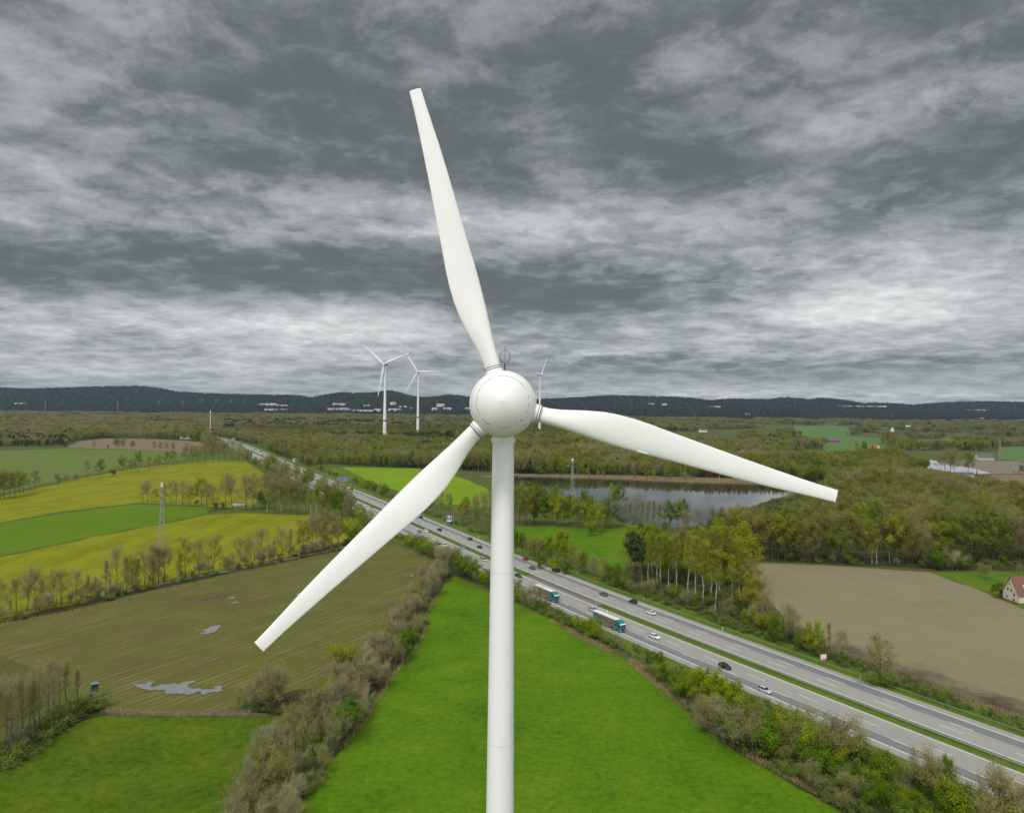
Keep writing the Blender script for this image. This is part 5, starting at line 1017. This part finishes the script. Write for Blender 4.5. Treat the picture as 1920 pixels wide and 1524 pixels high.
NEARL = [ # (kind, colour, label, px, py)  traffic coming towards the viewer, then going away
 ('hatch', 'white', 'white hatchback on the near carriageway beside the lime shrub left of the blade', 682, 950, -1),
 ('hatch', 'grey', 'dark grey car in the left lane ahead of the white hatchback beside the lime shrub', 698, 953, -1),
 ('wagon', 'silver', 'silver grey estate car just above the edge of the lower left blade', 703, 961.6, -1),
 ('hatch', 'green', 'grey green hatchback beside a white car right of the lower left blade', 787, 999.8, -1),
 ('hatch', 'white', 'white car in the left lane beside the grey green hatchback', 798.5, 998.2, -1),
 ('van', 'white', 'white van in the right lane followed by a small dark trailer', 833.5, 1025.5, -1),
 ('hatch', 'blue', 'pale blue hatchback in the left lane ahead of the white van', 867.8, 1029.6, -1),
 ('van', 'silver', 'silver people carrier just left of the turbine tower', 906, 1053, -1),
 ('wagon', 'navy', 'dark blue car just right of the turbine tower on the near carriageway', 971.8, 1083, -1),
 ('hatch', 'silver', 'silver car half hidden behind the rear end of the front truck', 1112, 1147, -1),
 ('wagon', 'white', 'white estate car ahead of the two teal trucks', 1228, 1197.5, -1),
 ('hatch', 'black', 'black car ahead of the white estate car on the near carriageway', 1359.5, 1254, -1),
 ('hatch', 'silver', 'silver hatchback nearest the lower right corner', 1434.5, 1299, -1),
 ('sedan', 'white', 'white car on the near carriageway above the motorway wood', 591, 905, -1),
 ('hatch', 'black', 'black car emerging from behind the lower left blade on the far carriageway', 789, 972.5, 1),
 ('suv', 'black', 'black off-road car in the middle lane below the small blue exit sign', 824, 996.5, 1),
 ('suv', 'navy', 'dark blue off-road car in the right lane left of the tower', 881, 1014, 1),
 ('sedan', 'black', 'black saloon in the left lane just left of the tower', 899, 1028.5, 1),
 ('hatch', 'red', 'red car just right of the tower on the far carriageway', 985.5, 1051, 1),
 ('sedan', 'grey', 'dark grey saloon behind the red car right of the tower', 997.3, 1068, 1),
 ('van', 'black', 'black van in the right lane of the far carriageway', 1042, 1073, 1),
 ('sedan', 'grey', 'dark grey saloon opposite the front truck, its tail lights showing', 1131.8, 1117.5, 1),
 ('hatch', 'black', 'black car on the far carriageway above the cab of the front truck', 1187, 1131.5, 1),
 ('sedan', 'white', 'white saloon on the far carriageway nearest the viewer', 1220.8, 1152.5, 1),
 ('van', 'black', 'black van passing the pole of the blue sign gantry', 659.5, 919.8, 1),
 ('sedan', 'blue', 'blue grey car on the far carriageway left of the blue sign gantry', 578.7, 887, 1),
 ('hatch', 'white', 'white car far up the road beside the small blue sign', 505.8, 858, 1),
 ('hatch', 'black', 'dark car far up the road beside another dark car', 492, 855, 1),
 ('hatch', 'white', 'white car far up the near carriageway beside the yellow field corner', 480, 856, -1),
 ('hatch', 'grey', 'grey car farther up the road behind the dark car', 489, 848.5, 1),
 ('suv', 'black', 'black off-road car far up the motorway in the right lane', 477.7, 844.3, 1),
 ('hatch', 'white', 'white car near the far bend of the motorway', 466, 839.3, 1),
 ('hatch', 'navy', 'dark car nearest the far bend of the motorway', 448, 833.5, 1),
 ('sedan', 'red', 'brownish red car partly behind the twigs of the motorway wood', 534, 867, 1)]
for kind, colour, label, px, py, d_ in NEARL:
    X, Y = at(px, py-1.5, .3); car(kind, colour, label, X, Y, d_)
X, Y = at(823.5, 1022); s_, o_ = road_so(X, Y); t = thing('car_trailer', 'small dark trailer right behind the white van', 'trailer', (X, Y, .31), heading(s_)+math.pi, None)
b = MB(); b.loft([[Vector((x, y, z)) for y, z in ((-.75, .45), (-.8, .95), (.8, .95), (.75, .45))] for x in (-1.3, 1.2)], 0, True, False); b.build('box', plain('trailer_tarp', (.11, .075, .055), .7), t)
b = MB(); b.tube([(1.2, 0, .5), (2.4, 0, .45)], .06, 6); b.build('drawbar', M['dark'], t)
for sg in (-1, 1): wheel(t, -.1, sg*.85, .3, .18)
def truck(label, px, py, curtain, rear):
    X, Y = at(px, py); s, off = road_so(X, Y); t = thing('articulated_truck', label, 'truck', (X, Y, .31), heading(s)+math.pi, 'trucks on the near carriageway')
    # origin: ground below the cab front, front towards +x
    b = MB(); prof = [(-2.25, 3.55, 1.22), (-2.2, 3.72, 1.22), (-1.2, 3.74, 1.23), (-.55, 3.45, 1.22), (-.28, 2.75, 1.24), (-.06, 1.75, 1.25), (0, 1.1, 1.25), (-.02, .45, 1.2)]
    # cab as side profile swept across the width
    side = [(-2.25, .95), (-2.25, 3.60), (-2.1, 3.74), (-1.1, 3.76), (-.62, 3.50), (-.30, 2.80), (-.06, 1.85), (.0, 1.2), (-.03, .42), (-.55, .36), (-.62, .95), (-1.7, .95)]
    ys_ = (-1.25, -1.19, 1.19, 1.25); rings = [[Vector((x*(1 if abs(y) < 1.2 else 1)-(.0 if abs(y) < 1.2 else .06), y, z-(0 if abs(y) < 1.2 else .05)*(1 if z > 2 else 0))) for x, z in side] for y in ys_]
    b.loft(rings, 0, True, False); cab = b.build('cab', TEAL, t)
    b = MB(); b.add([(-.315, -1.1, 2.82), (-.315, 1.1, 2.82), (-.07, 1.12, 1.92), (-.07, -1.12, 1.92)], [(0, 1, 2, 3)]); 
    V_ = [Vector((-.29, -1.1, 2.82)), Vector((-.29, 1.1, 2.82)), Vector((-.03, 1.12, 1.92)), Vector((-.03, -1.12, 1.92))]; b = MB(); b.loft([V_, [q+Vector((.025, 0, .01)) for q in V_]], 0, True, False); b.build('windscreen', M['glass'], cab)
    b = MB(); b.loft([[Vector((-.24, -1.2, 2.86)), Vector((-.24, 1.2, 2.86)), Vector((-.30, 1.2, 3.0)), Vector((-.30, -1.2, 3.0))], [Vector((.12, -1.15, 2.76)), Vector((.12, 1.15, 2.76)), Vector((.09, 1.15, 2.84)), Vector((.09, -1.15, 2.84))]], 0, True, False); b.build('sun_visor', M['signwhite'], cab)
    b = MB(); b.box((.02, 0, 1.25), (.06, 1.5, .62)); b.build('grille', M['dark'], cab)
    for sg in (-1, 1):
        b = MB(); b.box((.0, sg*.95, .62), (.10, .38, .22)); b.build('headlight', M['lampc'], cab)
        b = MB(); V_ = [Vector((x, sg*1.262, z)) for x, z in ((-1.3, 1.9), (-.42, 1.9), (-.55, 2.6), (-1.25, 2.62))]; b.loft([V_, [q+Vector((0, sg*.015, 0)) for q in V_]], 0, True, False); b.build('side_window', M['glass'], cab)
        b = MB(); b.box((-.2, sg*1.46, 2.35), (.14, .22, .75)); b.tube([(-.4, sg*1.2, 2.7), (-.2, sg*1.46, 2.7)], .03, 5); b.build('wing_mirror', M['dark'], cab)
        wheel(t, -1.15, sg*1.05, .5, .32)
        wheel(t, -4.7, sg*1.0, .5, .5)
        for x in (-11.2, -12.5, -13.8): wheel(t, x, sg*1.03, .48, .40)
    b = MB(); b.box((-3.9, 0, .85), (4.2, .9, .28)); b.build('chassis', M['dark'], t)
    b = MB(); b.tube([(-3.9, -.95, .75), (-2.7, -.95, .75)], .34, 12); b.tube([(-3.9, .95, .75), (-2.7, .95, .75)], .34, 12); b.build('fuel_tank', M['alloy'], t)
    b = MB(); x0, x1 = -16.2, -2.65; xm = x0+(x1-x0)*.20; 
    b.box(((x0+x1)/2, 0, 1.28), (x1-x0-.01, 2.5, .16)); tr = b.build('trailer', plain('trailer_frame', (.20, .30, .28), .6), t)
    b = MB(); b.box(((xm+x1)/2, 0, 2.62), (x1-xm-.05, 2.53, 2.5)); b.build('side_curtain', curtain, tr)
    b = MB(); b.box(((x0+xm)/2+.01, 0, 2.62), (xm-x0-.02, 2.535, 2.5)); b.build('rear_curtain', rear, tr)
    b = MB(); b.box(((x0+x1)/2, 0, 3.93), (x1-x0, 2.55, .12)); b.build('trailer_roof', PAINT['white'], tr)
    b = MB(); b.box((x1-.03, 0, 2.6), (.10, 2.50, 2.52)); b.build('headboard', TEAL2, tr)
    for sg in (-1, 1): b = MB(); b.box((-8.2, sg*1.16, .82), (4.6, .05, .42)); b.build('side_guard', M['alloy'], tr)
    for sg in (-1, 1): b = MB(); b.box((x0-.03, sg*1.0, 1.0), (.06, .4, .16)); b.build('tail_light', M['lampr'], tr)
    b = MB(); b.box((-8.6, -.75, .85), (1.3, .5, .5)); b.build('pallet_box', M['signwhite'], tr)
truck('teal truck with white trailer roof and a teal rear curtain, the front one', 1168, 1187.5, CURT, TEAL2)
truck('teal truck with white trailer roof and grey rear curtain, just behind the other', 1044, 1131, CURT, GREYC)
# ------------------------------------------------------------------ signs and roadside furniture
def glyph(b, strokes, o, u, v, n, w=.12):
    """raised white strokes on a board: (x0,y0,x1,y1) in board units"""
    for x0, y0, x1, y1 in strokes:
        p, q = o+u*x0+v*y0, o+u*x1+v*y1; d = (q-p).normalized(); s = d.cross(n)*w/2; f = n*.03
        V_ = [p-s, p+s, q+s, q-s]; b.loft([V_, [z+f for z in V_]], 0, True, False)
def board(name, label, px, py, w, h, zbot, face, two=False, tab=True, side=1, back=0):
    X, Y = at(px, py); t = thing(name, label, 'road sign', (X, Y, 0)); u = Vector((math.cos(face), math.sin(face), 0)); n = Vector((math.sin(face), -math.cos(face), 0)); v = Vector((0, 0, 1))
    top_ = zbot+h; b = MB(); b.tube([(0, 0, 0), (0, 0, top_+.5)], [.22, .16], 8); arm = 1.2+(w if not two else w)
    off = -(w+ (1.6 if not two else 3.2))
    for z in ((zbot+h*.35), (zbot+h*.8)): b.tube([Vector((0, 0, z))-n*-.25, u*(off+.2)+Vector((0, 0, z))+n*-.18], .09, 6)
    b.build('mast', M['steel'], t)
    if two:
        b = MB(); b.box((0, 0, top_+.7), (.3, .3, .35)); b.build('lamp', M['lampc'], t)
    for k in range(2 if two else 1):
        wk = w/2-.08 if two else w; o0 = u*(off+(w/2+.08)*k)+v*zbot; b = MB()
        b.loft([[o0+d_, o0+u*wk+d_, o0+u*wk+v*h+d_, o0+v*h+d_] for d_ in (-n*.06, n*.06)], 0, True, False); pn = b.build('sign_panel', M['blue'], t)
        b = MB(); f = n*.063; e = .12
        for (xa, ya, xb, yb) in ((0, 0, wk, e), (0, h-e, wk, h), (0, e, e, h-e), (wk-e, e, wk, h-e)):
            V_ = [o0+u*x+v*y+f for x, y in ((xa, ya), (xb, ya), (xb, yb), (xa, yb))]; b.loft([V_, [z+n*.02 for z in V_]], 0, True, False)
        if two: st = [(wk*.35, h*.62, wk*.35, h*.92), (wk*.25, h*.80, wk*.35, h*.92), (wk*.45, h*.80, wk*.35, h*.92), (wk*.52, h*.74, wk*.85, h*.74), (wk*.2, h*.36, wk*.8, h*.36), (wk*.3, h*.16, wk*.7, h*.16)]
        else: st = [(wk*.3, h*.26, wk*.62, h*.56), (wk*.62, h*.56, wk*.40, h*.56), (wk*.62, h*.56, wk*.62, h*.34), (wk*.2, h*.84, wk*.8, h*.84), (wk*.3, h*.70, wk*.7, h*.70)]
        glyph(b, st, o0+n*.06, u, v, n, .22 if two else .3); b.build('lettering', M['signwhite'], pn)
        if not two:
            b = MB(); V_ = [o0+u*x+v*y for x, y in ((0, -.75), (wk, -.75), (wk, -.03), (0, -.03))]; b.loft([[q-n*.06 for q in V_], [q+n*.06 for q in V_]], 0, True, False); b.build('white_plate', M['signwhite'], t)
            if tab:
                b = MB(); V_ = [o0+u*x+v*y for x, y in ((0, h+.03), (wk*.22, h+.03), (wk*.22, h+.6), (0, h+.6))]; b.loft([[q-n*.05 for q in V_], [q+n*.05 for q in V_]], 0, True, False); b.build('number_tab', M['blue'], t)
    return t
board('sign_gantry', 'wide blue direction sign of two panels on an arm over the motorway', 657.5, 912, 10.6, 3.3, 5.3, R(-3), True)
board('exit_sign', 'blue exit sign with white arrow, plate and number tab left of the tower', 851, 988.5, 3.1, 3.1, 4.6, R(-8))
board('exit_sign', 'blue sign with a white plate beside the motorway wood, far from the tower', 556, 871, 4.0, 3.6, 4.6, R(-8), False, False)
board('direction_sign', 'small far blue sign at the motorway bend', 442, 830, 7.5, 4.2, 5., R(-5), False, False)
X, Y = at(1544, 1247); t = thing('billboard', 'white information board with red lower border on posts beside the far guard rail', 'sign', (X, Y, .1), R(14)); w, h = 2.3, 2.1
b = MB(); b.box((0, 0, 1.3+h/2), (w, .10, h)); pn = b.build('panel', plain('board_red', (.40, .07, .05), .6), t)
b = MB(); b.loft([[Vector((x, -.055-d_, z)) for x, z in ((-w/2+.12, 1.8), (-.5, 1.8), (0, 1.95), (.5, 1.85), (w/2-.12, 2.0), (w/2-.12, 1.3+h-.1), (-w/2+.12, 1.3+h-.1))] for d_ in (0, .02)], 0, True, False); b.build('white_field', M['signwhite'], pn)
b = MB()
for x in (-.7, -.45, -.2, .1, .4, .65): b.box((x, -.06, 1.55+.05*x), (.16, .02, .12))
b.build('caption', M['signwhite'], pn)
for x in (-w*.42, -.3, .35, w*.42): b = MB(); b.tube([(x, .08, 0), (x, .08, 3.2)], .05, 6); b.build('post', M['steel'], t)
X, Y = at(1116, 1088); t = thing('emergency_phone', 'orange emergency phone pillar behind the far guard rail', 'emergency phone', (X, Y, .2), heading(road_so(X, Y)[0])); b = MB(); b.loft([[Vector((sx*q, sy*q, z)) for sx, sy in ((-1, -1), (1, -1), (1, 1), (-1, 1))] for z, q in ((0, .22), (.8, .18), (.95, .30), (1.45, .30), (1.6, .15))], 0, True, False); b.build('pillar', M['orange'], t); b = MB(); b.box((0, -.305, 1.2), (.3, .02, .22)); b.build('hatch', M['signwhite'], t)
b0 = None
for i, (px, py) in enumerate([(1083, 1077), (1207, 1126), (1355, 1183), (1613, 1275), (1139, 1150), (1220, 1222), (1057, 1117), (897, 1009), (834, 984)]):
    X, Y = at(px, py); t = thing('delineator_post', ('leftmost ' if px == 834 else 'rightmost ' if px == 1613 else ordinal(1+sorted([1083, 1207, 1355, 1613, 1139, 1220, 1057, 897, 834]).index(px))+' from left, ')+'short white marker post at the road edge', 'marker post', (X, Y, .25), 0, 'white marker posts')
    if b0: [copy_tree(c, t) for c in b0.children]; continue
    b0 = t; b = MB(); b.loft([[Vector((sx*.11, sy*.09, z)) for sx, sy in ((-1, -1), (1, -1), (1, 1), (-1, 1))] for z in (0, .95, 1.1)], 0, True, False); b.build('stake', M['signwhite'], t); b = MB(); b.box((0, 0, .8), (.23, .19, .12)); b.build('reflector_band', M['dark'], t)
# concrete culvert head beside the near carriageway
X, Y = at(1035, 1151); t = tag(MB().build('culvert', M['steel']), 'pale concrete culvert slab beside the roadside shrubs', 'culvert'); 
b = MB(); b.box((X, Y, .35), (1.0, 4.2, .7), R(28)); b.box((X+.8, Y+.5, .2), (.5, 4.2, .3), R(28)); t.data = b.mesh('culvert', [plain('concrete', (.45, .42, .37), .9)])
# ------------------------------------------------------------------ hunting hide, fence
X, Y = at(177, 1310); t = thing('hunting_hide', 'dark green raised hunting hide with a grey roof at the corner of the drilled field', 'hunting hide', (X, Y, 0), R(38))
w = 1.55; z0, z1 = 2.1, 4.2
for sx in (-1, 1):
    for sy in (-1, 1): b = MB(); b.tube([(sx*w*.56, sy*w*.56, 0), (sx*w*.46, sy*w*.46, z0)], .08, 6); b.build('leg', M['wood'], t)
b = MB(); b.box((0, 0, (z0+z1)/2), (w, w, z1-z0)); cb_ = b.build('cabin', M['hide'], t)
b = MB(); b.box((-w*.5, 0, z0+1.25), (.04, w*.8, .9)); b.build('opening', M['rubber'], cb_); b = MB(); b.box((.15, -w*.5, z0+1.35), (w*.42, .04, .4)); b.build('shutter', M['dark'], cb_)
b = MB(); b.loft([[Vector((sx*q*w, sy*q*w, z)) for sx, sy in ((-1, -1), (1, -1), (1, 1), (-1, 1))] for z, q in ((z1, .64), (z1+.07, .64), (z1+.32, .05))], 0, True, False); b.build('roof', plain('felt_roof', (.20, .20, .23), .8), t)
b = MB()
for k in range(6): b.tube([(-w*.75-.0, -.28, .25+.25*k), (-w*.75, .28, .25+.25*k)], .03, 5)
for sg in (-1, 1): b.tube([(-w*.9, sg*.28, 0), (-w*.5, sg*.28, z0)], .035, 5)
b.build('ladder', M['wood'], t)
fp = [(188, 1340), (205, 1339.5), (222, 1340), (240, 1341), (265, 1342.5), (300, 1343), (340, 1343.5), (380, 1344), (420, 1344.5), (460, 1345), (500, 1345)]
t = thing('pasture_fence', 'thin wire and post fence between the drilled field and the dull meadow', 'fence', (*at(*fp[0]), 0)); o_ = Vector((*at(*fp[0]), 0)); pp = [Vector((*at(*q), 0))-o_ for q in fp]
for q in pp: b = MB(); b.tube([q, q+Vector((0, 0, 1.15))], .06, 6); b.build('post', M['wood'], t)
b = MB()
for z in (.5, 1.0): b.tube([q+Vector((0, 0, z)) for q in pp], .022, 4)
b.build('wires', M['steel'], t)
# ------------------------------------------------------------------ houses
def house(name, label, px, py, L_, W_, hw, hr, rz, wall, roof, wins=True, chim=False, group=None, dx0=(0, 0)):
    X, Y = at(px, py); t = thing(name, label, 'house' if 'house' in name else 'barn', (X, Y, 0), rz, group)
    b = MB(); pr = [(-W_/2, 0), (W_/2, 0), (W_/2, hw), (0, hr), (-W_/2, hw)]
    b.loft([[Vector((x, y, z)) for y, z in pr] for x in (-L_/2, L_/2)], 0, True, False); wl = b.build('wall', wall, t)
    b = MB(); e = .35; sl = (hr-hw)/(W_/2)
    for sg in (-1, 1):
        V_ = [(0, hr+.05), (sg*(W_/2+e), hw-e*sl+.05), (sg*(W_/2+e), hw-e*sl+.28), (0, hr+.30)]
        b.loft([[Vector((x, y, z)) for y, z in V_] for x in (-L_/2-e, L_/2+e)], 0, True, False)
    rf = b.build('roof', roof, t)
    if chim: b = MB(); b.box((L_*.12, .3, hr+.35), (.8, .7, 1.7)); b.build('chimney', M['brick'], rf)
    if wins:
        n = max(2, int(L_/3.2))
        for sg in (-1, 1):
            for k in range(n): b = MB(); b.box((-L_/2+L_*(k+.5)/n, sg*(W_/2+.01), hw*.5), (1.2, .08, 1.3)); b.build('window', M['glass'], t)
        for sg in (-1, 1): b = MB(); b.box((sg*(L_/2+.01), 0, hw*.95), (.08, 1.1, 1.2)); b.build('window', M['glass'], t)
    return t, rf
_c = at(1911, 1134); _p = project(_c[0]+6.25*math.cos(R(3))-4.7*math.sin(R(3)), _c[1]+6.25*math.sin(R(3))+4.7*math.cos(R(3)))
t, rf = house('farmhouse', 'cream house with steep red brown roof and skylights at the right edge', _p[0], _p[1], 12.5, 9.4, 3.9, 10.4, R(3), M['render'], M['tile'], False, True)
gx = -6.25
for y, z, w_, h_ in ((-1.7, 5.1, .9, 1.2), (.3, 5.0, .9, 1.2), (-.7, 7.6, .7, .9), (2.0, 3.5, .9, 1.2), (1.8, 1.4, .9, 1.2), (-2.2, 1.9, .8, 1.0)):
    b = MB(); b.box((gx-.02, -y, z), (.06, w_+.16, h_+.16)); fo = b.build('window', M['signwhite'], t); b = MB(); b.box((gx-.06, -y, z), (.04, w_, h_)); b.build('pane', M['glass'], fo)
for x in (-2.5, 2.8):
    sl = math.atan2(6.5, 4.7); b = MB(); Mx = Matrix.Translation((x, -2.6, 10.4-2.6*6.5/4.7+.35)) @ Matrix.Rotation(sl, 4, 'X'); b.box((0, 0, 0), (1.1, 1.4, .12), 0, 0, Mx); b.build('skylight', plain('sky_pane', (.35, .45, .55), .1), rf)
b = MB(); b.box((gx-.03, 0, .35), (.05, 9.4, .7)); b.box((0, -4.73, .35), (12.5, .05, .7)); b.build('plinth', M['brick'], t)
house('farmhouse', 'pale farmhouse with bright orange gabled roof, right one of the pair', 1645, 846, 16, 11, 4, 13, R(80), M['render'], M['tileo'])
house('farmhouse', 'brick farmhouse with small orange gable, left one of the pair', 1634, 847, 14, 10, 5, 14, R(75), M['brick'], M['tileo'])
house('farmhouse', 'pale yellow house with dark slate roof behind the grey field', 1845, 862, 26, 12, 4, 10, R(4), M['render'], M['slate'])
house('storage_barn', 'low barn with grey blue roof beside the foil covered field', 1808, 895, 20, 9, 3, 6, R(3), M['facade'], M['slate'], False)
house('red_barn', 'red brick barn with dark roof on the distant green pasture', 1563, 829, 26, 14, 4, 9, R(-12), M['brick'], M['slate'], False)
house('cottage_house', 'white cottage far off at the edge of the green pasture', 1573, 795, 30, 16, 7, 16, R(20), M['facade'], M['slate'], False)
house('cottage_house', 'white house farther right among the trees behind the pasture', 1657, 803, 24, 12, 6, 12, R(5), M['facade'], M['slate'], False)
house('cottage_house', 'white gabled house standing between dark trees above the orange roofs', 1673, 809, 16, 12, 6, 15, R(60), M['facade'], M['facade'], False)
house('cottage_house', 'small white house in the woods at the right, below the hills', 1703, 803, 20, 12, 6, 11, R(0), M['facade'], M['facade'], False)
house('cottage_house', 'pale house with a grey roof among trees near the right edge', 1792, 806, 26, 12, 8, 13, R(8), M['render'], M['slate'], False)
house('service_house', 'white service building beside the motorway at the far bend', 350, 823, 26, 10, 3.5, 5, R(10), M['facade'], M['facade'], False)
house('service_house', 'low white building behind the motorway bend', 392, 815, 24, 10, 3.5, 5, R(0), M['facade'], M['slate'], False)
house('blue_house', 'far building with a bright blue roof among woods at the left', 152, 784, 36, 20, 5, 9, R(5), M['facade'], plain('blue_roof', (.03, .16, .45), .5), False)
house('cottage_house', 'white house right of the lake behind the tip of the right blade', 1318, 810, 24, 12, 6, 11, R(15), M['facade'], M['slate'], False)
# industrial and town buildings at the foot of the hills: px left, px right, base y, height px
TOWN = [(487, 519, 760, 3), (521, 540, 761.5, 2.5), (498, 540, 769, 2.5), (614, 656, 769, 3.6), (656, 700, 770.5, 2.2), (625, 646, 759, 2.5), (640, 647, 760, 3), (702, 714, 771, 4.5), (729, 752, 770, 4), (749, 763, 763.5, 1.6), (732, 742, 759, 5), (768, 774, 766.5, 2), (683, 693, 762, 2.5), (810, 820, 769, 4.5), (819, 833, 762, 4.6), (831, 846, 768, 3.4), (872, 882, 767, 2.5), (1216, 1226, 759, 2), (1240, 1250, 759, 2), (1332, 1350, 763, 1.5), (1570, 1660, 762, 1.4), (1812, 1850, 770, 1.5), (1398, 1404, 777, 2.), (1834, 1842, 786, 2.5), (1262, 1270, 791, 3), (1302, 1309, 786, 2), (30, 46, 758, 1.8), (1910, 1920, 790, 3)]
for i, (x0, x1, yb, hp) in enumerate(TOWN):
    _, Yd, zb = ground_hit((x0+x1)/2, yb)
    Xa, _, _ = atd(x0, yb, Yd); Xb, _, _ = atd(x1, yb, Yd); zt = max(hp*Yd/F, 5.)+3; zb -= 3
    side = 'left of' if x1 < 720 else 'between the turbines, right of' if x1 < 900 else 'far right of'
    look = ['long white industrial hall', 'pale warehouse', 'white works building', 'whitish town block'][i % 4]
    t = thing('town_building', f"{look} at the foot of the hills, {ordinal(1+sorted(q[0] for q in TOWN).index(x0))} from left in the town", 'building', ((Xa+Xb)/2, Yd, zb), 0, 'town at the foot of the hills')
    W_ = Xb-Xa; b = MB(); b.box((0, 0, zt*.5), (W_, 40, zt)); 
    if i % 3 == 0: b.box((W_*.22, 5, zt+1), (W_*.3, 20, 2))
    b.build('hall', M['facade'], t); b = MB(); b.box((0, 0, zt+.35), (W_+1, 41, .6)); b.build('flat_roof', plain('roof_grey', (.33, .33, .34), .8), t)
    b = MB(); b.box((0, -20.05, zt*.62), (W_*.86, .3, zt*.14)); b.build('window_band', M['glass'], t)
# parked light vehicle by the clump: a pale tarpaulin stack
X, Y = at(449, 948); t = tag(MB().build('covered_stack', M['foil'] if 'foil' in M else M['signwhite']), 'low pale sheeted stack lying under the trees by the yellow field', 'sheeted stack'); b = MB(); b.loft([[Vector((X+x, Y+y*3, z)) for y, z in ((-1, .1), (-.8, 1.2), (0, 1.7), (.8, 1.2), (1, .1))] for x in (-5, -4.4, 3, 5)], 0, True); t.data = b.mesh('covered_stack', [plain('grey_sheet', (.33, .36, .42), .6)])
# ------------------------------------------------------------------ air
b = MB(); b.box((0, 4800, 199), (22000, 10000, 402)); hz = b.build('haze', [bpy.data.materials.new('haze')]); hz['kind'] = 'stuff'
hm = hz.data.materials[0]; hm.use_nodes = True; t = NT(hm.node_tree); hm.node_tree.nodes.clear()
pv = t.new('ShaderNodeVolumePrincipled'); pv.inputs['Color'].default_value = (.56, .74, .94, 1); pv.inputs['Density'].default_value = 3.4e-5; pv.inputs['Anisotropy'].default_value = .2
ou = t.new('ShaderNodeOutputMaterial'); t.l.new(pv.outputs[0], ou.inputs['Volume'])
SC.cycles.max_bounces = 6; SC.cycles.diffuse_bounces = 2; SC.cycles.glossy_bounces = 3; SC.cycles.transmission_bounces = 3; SC.cycles.volume_bounces = 0; SC.cycles.transparent_max_bounces = 4
SC.cycles.use_denoising = True
